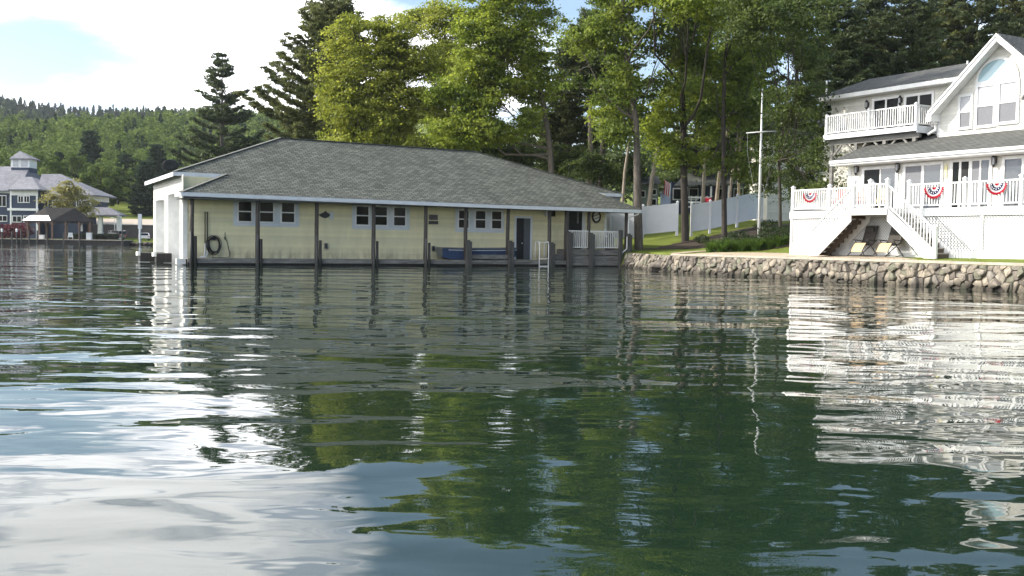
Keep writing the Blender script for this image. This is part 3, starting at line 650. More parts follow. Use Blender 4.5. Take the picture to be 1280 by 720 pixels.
# posts
post_px = [240, 322, 396, 467, 532, 582.5, 635.2, 686.6, 708.3, 736, 782.6]
for i, px in enumerate(post_px):
    u = BF.ufx(px, 0, 2.2); rr = 0.118 if i != 8 else 0.15; wob = rb.uniform(-.03, .03)
    pm = M_POST
    MB().tube([(u, 0, .2), (u + wob, 0.01, 1.9), (u, 0, 3.38)], [rr, rr * .96, rr * .9], 10).build('roof_post', pm, bh, True)
    hz = [1.72, 1.62, 1.6, 1.6, 1.55, 1.5, 1.5, 1.45, 2.1, 2.05, 2.05][i]
    if i < 5:
        MB().tube([(u - .07, -.28, -.8), (u - .07, -.25, hz)], [.095, .085], 9).build('piling', M_PILE if i not in (0,) else M_PILED, bh, True)
        MB().tube([(u + .12, -.3, -.8), (u + .12, -.28, hz - .24)], [.08, .075], 9).build('piling', M_PILED, bh, True)
    else:
        p = MB(); p.bar((u - .0, -.3, -.8), (u + .0, -.28, hz), .2, .2, (0, 1, 0)); p.bar((u + .17, -.3, -.8), (u + .165, -.29, hz - .08), .12, .16, (0, 1, 0)); p.build('piling', M_PILE, bh)
u = BF.ufx(774.6, -.2, 1.4); MB().bar((u, -.3, -.8), (u, -.3, 2.25), .2, .2, (0, 1, 0)).build('piling', M_PILE, bh)
# porch railing
ul, ur = BF.ufx(709, -.05, 1.6), BF.ufx(776, -.05, 1.6)
r_ = MB(); r_.box(ul, ur, -.08, -.0, 2.12, 2.18); r_.box(ul, ur, -.07, -.01, 1.13, 1.19)
k = int((ur - ul) / .135)
for i in range(k): a = ul + (i + .5) * (ur - ul) / k; r_.box(a - .022, a + .022, -.062, -.018, 1.19, 2.12)
r_.build('porch_railing', M_WHITE, bh)
# finger docks at the boat doors
for px0, px1, vpx, yt in ((172, 204, 0, 314.2), (192, 224, 1, 318.6)):
    v = (b1b + .6) if vpx == 0 else ((b2a + b2b) / 2 + .9)
    uo = BF.ufx(px0, v, .4); zt = 0.55
    t = thing('finger_dock', ('low timber finger dock with white end, farther from the front posts' if vpx == 0 else 'low timber finger dock with white end, nearer to the front posts'), 'dock', BF.pt(uo, v, 0), BF.ang, 'finger docks at the boat doors')
    Ld = -uo + UE - .03
    d = MB()
    for i in range(12): d.box(.02 + i * Ld / 12, (i + 1) * Ld / 12 - .01, -.32, .32, zt - .05, zt)
    d.build('deck_board', M_PLANK, t)
    MB().box(.1, Ld, -.3, .3, .02, zt - .055).build('float_frame', M_PILED, t)
    MB().box(-.05, .1, -.33, .33, zt - .2, zt + .02).build('end_board', M_WHITE, t)
t = MB().box(.3, .75, 0, .4, .04, .32); o = t.build('corner_float', M_WHITE); o.location = BF.pt(UE - .78, VW - .9, 0); o.rotation_euler = (0, 0, BF.ang); tag(o, 'small white block float at the front corner of the boathouse end', 'float')
# downspout
u = BF.ufx(797, -.4, 3.3); ue = BF.ufx(785.5, -.25, 2.5)
MB().tube([(u, -.5, 3.42), (u - .02, -.48, 3.25), (ue + .1, -.3, 3.08), (ue, -.26, 2.95), (ue, -.26, 2.0), (ue - .1, -.28, 1.8), (ue - .12, -.3, 1.1), (ue - .5, -.36, .85), (ue - .55, -.36, .1)], .042, 8).build('downspout', M_WHITE, bh, True)
# small fittings
def at_wall(name, px, py, label, cat, v=VW - .03, group=None):
    u, z = BF.uz(px, py, v); return thing(name, label, cat, BF.pt(u, v, z), BF.ang, group)
for px, py, lb in ((407.3, 307.5, 'small grey outlet box on yellow wall below the fish ornament'), (541.3, 310.6, 'small grey outlet box on yellow wall left of the blue boat')):
    t = at_wall('outlet_box', px, py, lb, 'outlet box', group='outlet boxes on the boathouse wall')
    MB().box(-.09, .09, -.08, 0, -.16, .16).build('casing', M_BGREY, t); MB().box(-.06, .06, -.1, -.08, -.1, .1).build('cover', M_BLACK, t)
# dark fish ornament
t = at_wall('fish_ornament', 406, 269, 'dark carved fish ornament hung on the yellow boathouse wall', 'wall ornament')
fb = MB(); prof = [(-.34, .0), (-.2, .1), (0, .16), (.18, .13), (.3, .02), (.2, -.1), (0, -.17), (-.2, -.1)]
fb.prism([(x, 0, z) for x, z in prof], (0, -.05, 0)); fb.build('fish_body', M_BLACK, t)
f2 = MB(); f2.prism([(-.3, 0, .02), (-.48, 0, .17), (-.42, 0, 0), (-.48, 0, -.15)], (0, -.04, 0)); f2.prism([(-.1, 0, .13), (.05, 0, .24), (.12, 0, .15)], (0, -.04, 0)); f2.build('fin', M_BLACK, t)
MB().box(.28, .48, -.02, 0, -.24, .2).build('backing_board', M_TRIMW, t)
t = at_wall('wall_plaque', 541.5, 274.5, 'weathered plaque on wall between the second and third window groups', 'wall plaque')
MB().box(-.26, .26, -.06, 0, -.02, .28).build('board', mat('faded_plum_wood', (.12, .1, .11), .8, .4, 8), t); MB().box(-.28, .28, -.08, 0, -.26, -.08).build('shelf', M_BLACK, t)
# porch lamps hidden in the eave shade
for px, lb in ((682.8, 'pale box lamp left of the post beside the porch'), (690.8, 'dark box lamp right of the post beside the porch')):
    t = at_wall('wall_lamp', px, 267, lb, 'wall lamp', group='box lamps beside the boathouse door')
    MB().box(-.1, .1, -.16, 0, -.18, .2).build('lamp_body', M_TRIMW if px < 685 else M_BLACK, t); MB().box(-.13, .13, -.19, 0, .2, .24).build('lamp_cap', M_BLACK, t)
# oval sign
t = at_wall('oval_sign', 745, 270.8, 'oval dark rimmed sign with grey slashes hung by the porch', 'sign', VW - .05)
def ring(ro, ri, y0, y1, sx=.8, n=28):
    mb = MB(); vs = []
    for r, y in ((ro, y0), (ro, y1), (ri, y1), (ri, y0)):
        for j in range(n): w = 2 * math.pi * j / n; vs.append((r * math.cos(w) * sx, y, r * math.sin(w)))
    fs = [(a * n + j, a * n + (j + 1) % n, ((a + 1) % 4) * n + (j + 1) % n, ((a + 1) % 4) * n + j) for a in range(4) for j in range(n)]
    return mb.add(vs, fs)
ring(.40, .29, -.08, 0).build('rim', M_BLACK, t)
MB().prism([(.29 * .8 * math.cos(2 * math.pi * j / 24), -.02, .29 * math.sin(2 * math.pi * j / 24)) for j in range(24)], (0, -.02, 0)).build('sign_face', M_WHITE, t)
s = MB()
for oz in (-.1, .1): s.tube([(-.19, -.045, oz - .09), (-.08, -.048, oz - .02), (.06, -.048, oz), (.19, -.045, oz + .09)], .028, 6)
s.build('slash_mark', M_BGREY, t)
# satellite dish on the roof edge
u, z = BF.uz(217.5, 208, 4.2)
t = thing('satellite_dish', 'small black satellite dish at the left edge of the roof', 'satellite dish', BF.pt(-.45, 3.6, 4.82), BF.ang)
n = 18; vs = [(0, .1, .42)]; fs = []
for r in (.5, 1.0):
    for j in range(n): w = 2 * math.pi * j / n; vs.append((.42 * r * math.cos(w), .1 - .1 * r * r, .42 + .3 * r * math.sin(w)))
fs += [(0, 1 + j, 1 + (j + 1) % n) for j in range(n)] + [(1 + j, 1 + n + j, 1 + n + (j + 1) % n, 1 + (j + 1) % n) for j in range(n)]
m_ = MB().add(vs, fs); o = m_.build('dish', M_BLACK, t, True); sm = o.modifiers.new('shell', 'SOLIDIFY'); sm.thickness = .02
MB().tube([(0, .12, .4), (.05, .2, .15), (.05, .2, -.05)], .03, 6).build('mast', M_BLACK, t); MB().tube([(0, .05, .15), (0, -.3, .3), (0, -.32, .38)], .015, 6).build('feed_arm', M_BLACK, t)
# hose coil, two upright poles, cord
t = thing('hose_coil', 'coiled black hose hung on the boathouse wall by the first post', 'hose', BF.pt(BF.ufx(266, VW, 1), VW - .12, 1.16), BF.ang)
h = MB(); rg = random.Random(2)
for k in range(6):
    ox, oz, rr = rg.uniform(-.05, .08), rg.uniform(-.12, .02), rg.uniform(.34, .44)
    h.tube([(ox + rr * .8 * math.cos(2 * math.pi * j / 20), -.02 * k + .05 * math.sin(j), oz + rr * 1.12 * math.sin(2 * math.pi * j / 20) - .1) for j in range(21)], .022, 6, False)
h.build('hose', M_BLACK, t, True); MB().box(-.12, .12, .0, .12, .12, .3).build('hanger', M_BLACK, t)
for px, lb in ((256.3, 'thin upright pole with pale curved foot, nearer the corner post'), (259.4, 'thin upright pole with pale curved foot, nearer the hose')):
    t = thing('mooring_pole', lb, 'pole', BF.pt(BF.ufx(px, VW - .1, 1), VW - .1, ZE), BF.ang, 'upright poles by the hose')
    MB().tube([(0, 0, .75), (0, .02, 2.4)], .026, 6).build('shaft', M_BLACK, t, True)
    MB().tube([(-.28, -.1, .04), (-.1, -.08, .07), (-.01, -.03, .2), (0, 0, .45), (0, 0, .76)], .036, 8).build('foot', M_TRIMW, t, True)
t = thing('power_cord', 'black cord dangling down the yellow wall right of the hose', 'cord', BF.pt(BF.ufx(281, VW, 1), VW - .06, ZE), BF.ang)
MB().tube([(0, .0, 1.35), (.0, 0, 1.05), (.1, 0, .9), (.17, 0, .55), (.26, 0, .2), (.2, -.02, .05), (0, -.05, .03), (-.7, -.1, .03)], .016, 6).build('cord', M_BLACK, t, True); MB().box(-.03, .03, -.03, .03, .98, 1.12).build('plug', M_BLACK, t)
# swim ladder
t = thing('swim_ladder', 'white metal swim ladder on the boathouse walkway going down into the water', 'ladder', BF.pt(BF.ufx(680, -.3, .6), -.3, 0), BF.ang)
for s_ in (-1, 1):
    x = s_ * .31
    MB().tube([(x, 0, -.9), (x, 0, 1.25), (x, .04, 1.42), (x, .22, 1.5), (x, .48, 1.42), (x, .52, 1.2), (x, .52, .5)], .034, 8).build('side_rail', M_WHITE, t, True)
for z in (-.4, .02, .46, 1.42):
    MB().box(-.31, .31, -.05, .05, z - .02, z + .02).build('rung', M_WHITE, t)
# jon boat on the walkway
ua, ub = BF.ufx(550, .55, .8), BF.ufx(642, .55, .8)
t = thing('rowing_boat', 'faded blue flat bottomed rowing boat stored on the walkway behind the posts', 'boat', BF.pt(ua, .58, ZE + .01), BF.ang)
Lb = ub - ua; hb = MB(); st = []; N_ = 14
for i in range(N_ + 1):
    s_ = i / N_; w = .52 * (1 - .35 * abs(s_ - .45) ** 2 * 2); kz = .02 + .12 * max(0, (.12 - s_) / .12) + .18 * max(0, (s_ - .85) / .15); hz = .66 + .14 * (s_ - .4) ** 2
    st.append([(s_ * Lb, -w, hz), (s_ * Lb, -w * .82, kz), (s_ * Lb, w * .82, kz), (s_ * Lb, w, hz)])
vs = [p for r_ in st for p in r_]; fs = []
for i in range(N_):
    for k in range(3): fs.append((i * 4 + k, i * 4 + k + 1, i * 4 + 4 + k + 1, i * 4 + 4 + k))
fs += [(0, 3, 2, 1), (N_ * 4, N_ * 4 + 1, N_ * 4 + 2, N_ * 4 + 3)]
o = hb.add(vs, fs).build('hull', M_HULL, t); sm = o.modifiers.new('shell', 'SOLIDIFY'); sm.thickness = .03; sm.offset = -1
g_ = MB(); g_.tube([(p[0][0], p[0][1] - .02, p[0][2]) for p in st], .035, 6); g_.tube([(p[3][0], p[3][1] + .02, p[3][2]) for p in st], .035, 6)
for k in (0, N_): g_.bar(st[k][0], st[k][3], .07, .05)
g_.build('gunwale', M_BGREY, t); MB().tube([(p[0][0], p[0][1] - .008, p[0][2] - .12) for p in st[1:]], .02, 5).build('rub_strip', M_TRIMW, t)
MB().prism([(-.025, st[0][0][1], st[0][0][2]), (-.025, st[0][1][1], st[0][1][2]), (-.025, st[0][2][1], st[0][2][2]), (-.025, st[0][3][1], st[0][3][2])], (.02, 0, 0)).build('transom', M_BGREY, t)
for s_ in (.3, .62): MB().box(s_ * Lb - .13, s_ * Lb + .13, -.46, .46, .42, .46).build('thwart', M_BGREY, t)
# potted plant on the porch
t = thing('potted_plant', 'small dark potted plant on the porch behind the white railing', 'plant', BF.pt(BF.ufx(762.5, .9, 2), .9, 1.04), BF.ang)
MB().box(-.22, .22, -.2, .2, 0, .78).build('stand', M_BLACK, t); MB().lathe([(.13, .78), (.19, 1.0), (.2, 1.02)], (0, 0, 0), 12).build('pot', M_BLACK, t)
# ------------------------------------------------------------------ the white lake house
HP = P(988, 290, 47.5); HF = Frame((HP.x, HP.y), math.atan2(-0.868, 0.495))
hs = thing('lake_house', 'white lake house with tall gable, arched window, balcony wing and raised front deck', 'house', HF.o, HF.ang)
GZ = 1.02
hu = lambda px, v, z: HF.ufx(px, v, z)
ZD = 2.97                                                             # deck floor
UR = 14.5                                                             # how far the house runs on past the frame
VF = 3.6                                                              # ground-floor front wall
V2 = 5.5                                                              # gable wall
VWG = 6.8                                                             # balcony wing wall
# --- deck
uL, uRt = hu(1064, -1.2, 2.9), hu(1109, -1.2, 2.9)                    # stair landing
dk = MB(); dk.box(0, UR, .02, VF, ZD - .07, ZD); dk.box(uL, uRt, -1.2, .02, ZD - .07, ZD); deck = dk.build('deck', M_TREAD, hs)
db = MB(); db.box(-.03, UR, -.05, .015, ZD - .32, ZD - .01); db.box(-.05, -.0, .015, VF, ZD - .32, ZD - .01); db.box(uL - .02, uRt + .02, -1.25, -1.205, ZD - .27, ZD - .01); db.box(uL - .05, uL, -1.2, -.05, ZD - .27, ZD - .01); db.box(uRt, uRt + .05, -1.2, -.05, ZD - .27, ZD - .01)
db.build('deck_fascia', M_WHITE, deck)
# lattice skirt
def lattice(parent, u0, u1, z0, z1, v):
    m = MB(); sp, w = .13, .04; c = -((z1 - z0)) ; H = z1 - z0; L_ = u1 - u0
    k = -int(H / sp) - 1
    while k * sp < L_:
        for sgn in (1, -1):
            a = k * sp; pa, pb = max(0, -a), min(H, L_ - a)
            if pb - pa > .05:
                if sgn == 1: p, q = (u0 + a + pa, v, z0 + pa), (u0 + a + pb, v, z0 + pb)
                else: p, q = (u0 + a + pa, v - .012, z1 - pa), (u0 + a + pb, v - .012, z1 - pb)
                m.bar(p, q, .01, w, (0, 1, 0)) if False else m.add([(p[0] - w * .7, p[1], p[2]), (p[0] + w * .7, p[1], p[2]), (q[0] + w * .7, q[1], q[2]), (q[0] - w * .7, q[1], q[2])] if True else [], [(0, 1, 2, 3)])
        k += 1
    return m.build('lattice', M_WHITE, parent)
lat_edges = [0.12, 3.4, 6.7, 9.9, 13.1, UR]
for a, b in zip(lat_edges[:-1], lat_edges[1:]): lattice(hs, a, b - .12, GZ + .3, ZD - .33, .03)
sk = MB()
for a in [0] + lat_edges[1:-1]: sk.box(a - (.0 if a == 0 else .12), a + (.12 if a == 0 else 0.0), -.02, .05, GZ - .2, ZD - .33)
sk.box(0, UR, -.03, .055, GZ - .25, GZ + .3); sk.build('skirt_frame', M_WHITE, hs)
MB().box(.02, UR, .16, .2, GZ - .2, ZD - .1).build('lattice_shade_sheet', mat('lattice_shade_grey', (.46, .46, .47), .9, .2, 1), hs)  # grey sheet added behind the lattice, its tone standing in for shade
MB().box(.0, .06, .2, VF, GZ - .2, ZD - .33).build('side_skirt', M_WHITE, hs)
# --- railings
def railing(parent, p, q, h=.95, step=.125, posts=(), name='railing'):
    p, q = Vector(p), Vector(q); m = MB(); m.bar(p + Vector((0, 0, h)), q + Vector((0, 0, h)), .09, .06); m.bar(p + Vector((0, 0, .12)), q + Vector((0, 0, .12)), .06, .05)
    L_ = Vector((q.x - p.x, q.y - p.y, 0)).length; k = max(1, int(L_ / step))
    for i in range(k):
        c = p.lerp(q, (i + .5) / k); m.box(c.x - .02, c.x + .02, c.y - .02, c.y + .02, c.z + .12, c.z + h - .02)
    o = m.build(name, M_WHITE, parent)
    return o
def rpost(parent, u, v, z, h=1.08, w=.13):
    m = MB(); m.box(u - w / 2, u + w / 2, v - w / 2, v + w / 2, z, z + h); m.box(u - w * .64, u + w * .64, v - w * .64, v + w * .64, z + h, z + h + .035)
    m.add([(u - w * .5, v - w * .5, z + h + .035), (u + w * .5, v - w * .5, z + h + .035), (u + w * .5, v + w * .5, z + h + .035), (u - w * .5, v + w * .5, z + h + .035), (u, v, z + h + .1)], [(0, 1, 4), (1, 2, 4), (2, 3, 4), (3, 0, 4)])
    return m.build('railing_post', M_WHITE, parent)
VR = .06
pu = [.06, hu(1037, VR, 3.5), uL]
for a, b in zip(pu[:-1], pu[1:]): railing(deck, (a, VR, ZD), (b, VR, ZD))
for a in pu: rpost(deck, a, VR, ZD)
pr = [uRt, hu(1206, VR, 3.5), hu(1277, VR, 3.5), UR - .1]
for a, b in zip(pr[:-1], pr[1:]): railing(deck, (a, VR, ZD), (b, VR, ZD))
for a in pr: rpost(deck, a, VR, ZD)
railing(deck, (.06, VR, ZD), (.06, VF, ZD))
um_ = (uL + uRt) / 2
railing(deck, (uL + .06, -1.14, ZD), (uRt - .06, -1.14, ZD))
for a in (uL + .06, um_, uRt - .06): rpost(deck, a, -1.14, ZD, 1.1)
# --- double stair
def stair(u_top, u_bot, sgn, label):
    n = 10; rise = (ZD - GZ) / n; run = (abs(u_bot - u_top)) / (n - 0.3)
    st_ = MB()
    for i in range(1, n):
        z = ZD - i * rise; ua = u_top + sgn * run * (i - 1); st_.box(min(ua, ua + sgn * (run + .03)), max(ua, ua + sgn * (run + .03)), -1.14, -.08, z - .045, z)
    s = st_.build('stair_tread', M_TREAD, hs)
    ri = MB()
    for i in range(n):
        z = ZD - i * rise; ua = u_top + sgn * (run * i); ri.box(ua - .012, ua + .012, -1.12, -.1, z - rise, z - .05)
    ri.build('stair_riser', M_BROWN, s)
    g = MB()
    top, bot = Vector((u_top, 0, ZD - .02)), Vector((u_bot, 0, GZ + .0))
    for v in (-1.2, -.09):
        a, b = u_top, u_bot
        poly = [(a, v, ZD - .03), (a, v, ZD - .52), (b - sgn * .42, v, GZ - .02), (b + sgn * .12, v, GZ - .02), (b + sgn * .12, v, GZ + .17)]
        g.prism(poly, (0, .045, 0))
    g.build('stringer', M_WHITE, hs)
    MB().prism([(u_top + sgn * .1, -.66, ZD - .32), (u_top + sgn * .1, -.66, ZD - .6), (u_bot - sgn * .5, -.66, GZ), (u_bot - sgn * .15, -.66, GZ)], (0, .05, 0)).build('stringer', M_BROWN, hs)
    for v in (-1.14,):
        railing(hs, (u_top + sgn * .06, v, ZD - .08), (u_bot + sgn * .02, v, GZ + .14), .92, .14, name='stair_railing')
        rpost(hs, u_bot + sgn * .04, v, GZ - .03, 1.18)
uBL, uBR = hu(1013, -1.2, 1.1), hu(1166, -1.2, 1.1)
stair(uL, uBL, -1, 'left'); stair(uRt, uBR, 1, 'right')
us = MB()
us.build if False else None
# --- walls
ZEV = HF.zfy(203.5, hu(1041, 3.0, 5.4), 3.0) + .12
wl = MB(); wl.siding(0.05, UR, VF, ZD, ZEV + .1, .12, .016); wl.box(0.05, UR, VF + .002, VF + .15, GZ - .3, ZEV + .1); wl.build('front_wall', M_CREAM, hs)
bw = MB(); bw.box(.05, .2, VF + .16, 11.0, GZ - .5, ZEV - .1); bw.box(.05, UR, 12.9, 13.05, GZ, 7.6); bw.build('side_wall', M_CREAM, hs)
MB().box(.02, .2, VF - .03, VF - .017, ZD, ZEV).build('corner_board', M_WHITE, hs)
# porch roof
uG0, uG1 = hu(1172, V2, 6.7), None
uA = hu(1248, 5.0, 10.9); uG1 = 2 * uA - uG0
ZG = HF.zfy(171, uG0, V2); SP = (ZG - ZEV) / (V2 - 3.0); zpr = lambda v: ZEV - .02 + SP * (v - 3.0)
pr_ = MB(); pr_.roof([[(-.45, 3.0, zpr(3)), (UR + .5, 3.0, zpr(3)), (UR + .5, V2 + .05, zpr(V2 + .05)), (-.45, V2 + .05, zpr(V2 + .05))], [(-.45, V2 + .05, zpr(V2 + .05)), (uG0, V2 + .05, zpr(V2 + .05)), (uG0, VWG, zpr(VWG)), (-.45, VWG, zpr(VWG))]], .1)
proof = pr_.build('porch_roof', M_SHIN2, hs)
f = MB(); f.box(-.5, UR + .5, 2.93, 2.99, ZEV - .26, ZEV - .06); f.box(-.5, UR + .5, 2.85, 2.925, ZEV - .17, ZEV - .04); f.box(-.5, -.455, 3.0, V2, ZEV - .22, ZEV - .05); f.box(-.4, UR, 3.0, VF - .02, ZEV - .3, ZEV - .265); f.build('fascia', M_WHITE, proof)
# gable wall and its roof
ZA = HF.zfy(40, uA, 5.0) - .05; 
zrake = lambda u: ZA - .12 - abs(u - uA) * SL
uk, zk = HF.uz(1163, 138, 5.0); SL = (ZA - zk) / (uA - uk)
def gclip(z):
    w = min(uG1 - uA, max(0, (ZA - .1 - z) / SL)); return uA - w, uA + w
gw = MB(); gw.siding(uG0, uG1, V2, ZG - .05, ZA - .12, .12, .016, gclip)
gw.prism([(uG0, V2 + .003, ZG - .2), (uG1, V2 + .003, ZG - .2), (uG1, V2 + .003, zrake(uG1)), (uA, V2 + .003, ZA - .13), (uG0, V2 + .003, zrake(uG0))], (0, .15, 0))
gw.box(uG1, UR, V2 + .003, V2 + .15, ZG - .2, 7.9); gw.box(uG0, uG0 + .15, V2 + .16, 9.5, ZG - .2, zrake(uG0))
gw.build('gable_wall', M_CREAM, hs)
MB().box(uG0 - .02, uG0 + .13, V2 - .03, V2 - .017, ZG + .05, zrake(uG0) - .1).build('corner_board', M_WHITE, hs)
uo = uA - uk; ze = zk
gr_ = MB(); gr_.roof([[(uk, 5.0, ze), (uA, 5.0, ZA), (uA, 12.5, ZA), (uk, 12.5, ze)], [(uA, 5.0, ZA), (2 * uA - uk, 5.0, ze), (2 * uA - uk, 12.5, ze), (uA, 12.5, ZA)],
   [(uA, 9.6, ZA - .12), (uA + 1.0, 5.25 + 0, 7.7), (UR + 1, 5.25, 7.7), (UR + 1, 9.6, ZA - .12)]], .12)
groof = gr_.build('main_roof', M_SHIN2, hs)
rk = MB()
for s_ in (-1, 1):
    e_ = Vector((uA + s_ * (uo + .05), 4.96, ze - .12)); a_ = Vector((uA, 4.96, ZA - .07))
    d_ = Vector((0, 0, -.26)); rk.prism([e_, a_, a_ + d_, e_ + d_], (0, -.05, 0)); rk.prism([e_ + Vector((0, -.055, .06)), a_ + Vector((0, -.055, .06)), a_ + Vector((0, -.055, -.04)), e_ + Vector((0, -.055, -.04))], (0, -.04, 0))
    e2 = Vector((uA + s_ * (uo - .05), 5.0, ze - .2)); a2 = Vector((uA, 5.0, ZA - .2)); rk.prism([e2, a2, a2 + Vector((0, .48, 0)), e2 + Vector((0, .48, 0))], (0, 0, -.03))
    rk.box(uA + s_ * uo - .12, uA + s_ * uo + .12, 4.9, V2 + .02, ze - .5, ze - .14)
rk.build('rake_board', M_WHITE, groof)
MB().tube([(uk + .02, 5.0, ze - .32), (uk + .1, 5.05, ze - .5), (uG0 - .02, V2 - .12, ze - .62), (uG0 - .02, V2 - .12, ZG + .3), (uG0 - .25, V2 - .35, ZG + .1)], .065, 8).build('downspout', M_WHITE, hs, True)
# gable windows
def hw(x0, x1, y0, y1, v):
    u0, zt = HF.uz((x0 + x1) / 2, y0, v); zb = HF.zfy(y1, u0, v); zm = (zt + zb) / 2
    return hu(x0, v, zm), hu(x1, v, zm), zb, zt
for x0, x1, y0, y1 in ((1222.6, 1242.8, 108, 156.5), (1250.2, 1271.6, 103.5, 152)):
    u0, u1, z0, z1 = hw(x0, x1, y0, y1, V2); sash_window(hs, u0, u1, z0, z1, V2 - .0, .12, M_LGLASS, M_WHITE, True, M_SCREEN); za = z1
u0, u1, z0, z1 = hw(1201, 1214, 121, 159, V2); sash_window(hs, u0, u1, z0, z1, V2, .11, M_LGLASS, M_WHITE, True, M_SCREEN)
d0, d1 = 2 * uA - u1 + .1, 2 * uA - u0 + .1; sash_window(hs, d0, d1, z0, z1, V2, .11, M_LGLASS, M_WHITE, True, M_SCREEN)
ua, ub = hu(1224, V2, 9.3), hu(1272.3, V2, 9.3); uc = (ua + ub) / 2; ra = (ub - ua) / 2; zb = za + .2
n = 20; arc = [(uc + ra * math.cos(math.pi * j / n), zb + ra * .92 * math.sin(math.pi * j / n)) for j in range(n + 1)]
af = MB(); oa = [(uc + (ra + .11) * math.cos(math.pi * j / n), zb + (ra * .92 + .11) * math.sin(math.pi * j / n)) for j in range(n + 1)]
for j in range(n): af.prism([(arc[j][0], V2 - .07, arc[j][1]), (oa[j][0], V2 - .07, oa[j][1]), (oa[j + 1][0], V2 - .07, oa[j + 1][1]), (arc[j + 1][0], V2 - .07, arc[j + 1][1])], (0, .055, 0))
af.box(ua - .12, ub + .12, V2 - .07, V2 - .02, za + .1, zb); aw = af.build('arched_window', M_WHITE, hs)
MB().prism([(x, V2 - .03, z) for x, z in arc], (0, .01, 0)).build('pane', M_GLASSB, aw)
# ground-floor glazed doors
def slider(x0, x1, y0, v, zb, panes, parent=hs, glasses=None, name='patio_door'):
    u0, zt = HF.uz((x0 + x1) / 2, y0, v); a, b = hu(x0, v, (zt + zb) / 2), hu(x1, v, (zt + zb) / 2); w = .13
    m = MB(); m.box(a - w, a, v - .06, v - .02, zb, zt + w); m.box(b, b + w, v - .06, v - .02, zb, zt + w); m.box(a, b, v - .06, v - .02, zt, zt + w)
    o = m.build(name, M_WHITE, parent); k = len(panes)
    for i, (p, q) in enumerate(panes):
        pa, pb = a + (b - a) * p, a + (b - a) * q; MB().box(pa, pb, v - .03, v - .022, zb + .1, zt).build('pane', (glasses or [M_GLASSH] * k)[i], o)
        if i < k - 1: MB().box(pb, a + (b - a) * panes[i + 1][0], v - .05, v - .021, zb, zt).build('mullion', M_WHITE, o)
    MB().box(a, b, v - .055, v - .021, zb, zb + .1).build('threshold', M_WHITE, o)
slider(1080.5, 1119.5, 211.5, VF, ZD + .03, [(0, .5), (.55, 1)], glasses=[M_GLASS, M_GLASSH])
slider(1132, 1176, 207, VF, ZD + .03, [(0, .46), (.54, 1)], glasses=[M_SCREEN, M_GLASSH])
slider(1191, 1236.5, 201.5, VF, ZD + .03, [(0, .18), (.24, .45), (.54, .74), (.79, 1)], glasses=[M_GLASS, M_DARK, M_SCREEN, M_GLASSH])
slider(1256, 1302, 198, VF, ZD + .03, [(0, .47), (.53, 1)], glasses=[M_GLASSH, M_GLASSH])
def lantern(px, py, v, parent, s=1.0):
    u, z = HF.uz(px, py, v); v = v - .16
    m = MB(); m.box(u - .05 * s, u + .05 * s, v + .08, v + .145, z - .12 * s, z + .14 * s); m.bar((u, v + .09, z + .08 * s), (u, v, z + .2 * s), .03, .03)
    m.lathe([(.02, .26 * s), (.05 * s, .22 * s), (.1 * s, .14 * s), (.1 * s, .12 * s)], (u, v, z), 8); m.lathe([(.085 * s, -.16 * s), (.06 * s, -.2 * s), (.02, -.27 * s)], (u, v, z), 8)
    for j in range(4): w = math.pi / 4 + j * math.pi / 2; m.bar((u + .08 * s * math.cos(w), v + .08 * s * math.sin(w), z - .16 * s), (u + .09 * s * math.cos(w), v + .09 * s * math.sin(w), z + .12 * s), .02, .02)
    o = m.build('wall_lantern', M_BLACK, parent); MB().lathe([(.05 * s, -.15 * s), (.06 * s, .12 * s)], (u, v, z), 8).build('lamp_glass', M_LGLASS, o)
for px, py in ((1073, 212), (1124.5, 209), (1245.5, 201)): lantern(px, py, VF, hs)
# thermometer strip on the pier
u, z = HF.uz(1183, 214, VF); MB().box(u - .06, u + .06, VF - .05, VF - .02, z - .28, z + .28).build('thermometer', mat('pale_yellow_enamel', (.7, .65, .35), .5), hs)
# --- balcony wing
VBL = 4.75; uB1 = hu(1146, VBL, 7.2); ZB = HF.zfy(157.2, uB1, VBL); uB0 = hu(1030.5, VBL, ZB)
uE0 = hu(1033, VWG, 9); zEW = HF.zfy(121, uE0, VWG - .45)
ww = MB(); ww.siding(uE0 - .1, uG0 + .6, VWG, ZB - .05, zEW + .1, .12, .016); ww.box(uE0 - .1, uG0 + .6, VWG + .003, VWG + .15, 2.5, zEW + .15)
ww.box(uE0 - .1, uE0 + .05, VWG + .16, VWG + 6.5, 2.5, zEW + .3); ww.build('wing_wall', M_CREAM, hs)
ur_, zr_ = 2.1, HF.zfy(79.5, hu(1205, VWG + 3.4, 11), VWG + 3.4)
wr = MB(); wr.roof([[(uE0 - .2, VWG - .5, zEW), (uG0 + 2.0, VWG - .5, zEW), (uG0 + 2.0, VWG + 3.4, zr_), (uE0 - .2, VWG + 3.4, zr_)], [(uE0 - .2, VWG + 3.4, zr_), (uG0 + 2, VWG + 3.4, zr_), (uG0 + 2, VWG + 7, zEW), (uE0 - .2, VWG + 7, zEW)]], .1)
wroof = wr.build('wing_roof', M_SHIN2, hs)
f = MB(); f.box(uE0 - .22, uG0 + 1, VWG - .58, VWG - .52, zEW - .26, zEW - .06); f.box(uE0 - .1, uG0 + .4, VWG - .51, VWG - .02, zEW - .27, zEW - .24); f.build('fascia', M_WHITE, wroof)
for px, yy in ((1033.5, 101), (1209.5, 76)):
    u, z = HF.uz(px, yy, VWG + 3.0); MB().tube([(u, VWG + 3.0, zr_ - .6), (u, VWG + 3.0, z)], .045, 8).build('vent_pipe', M_WHITE, wroof)
for a, b, y0, k in ((1093, 1123, 124.5, 0), (1133, 1165, 119.5, 1)): slider(a, b, y0, VWG, ZB + .05, [(0, .46), (.53, 1)], glasses=[M_GLASS, M_GLASS])
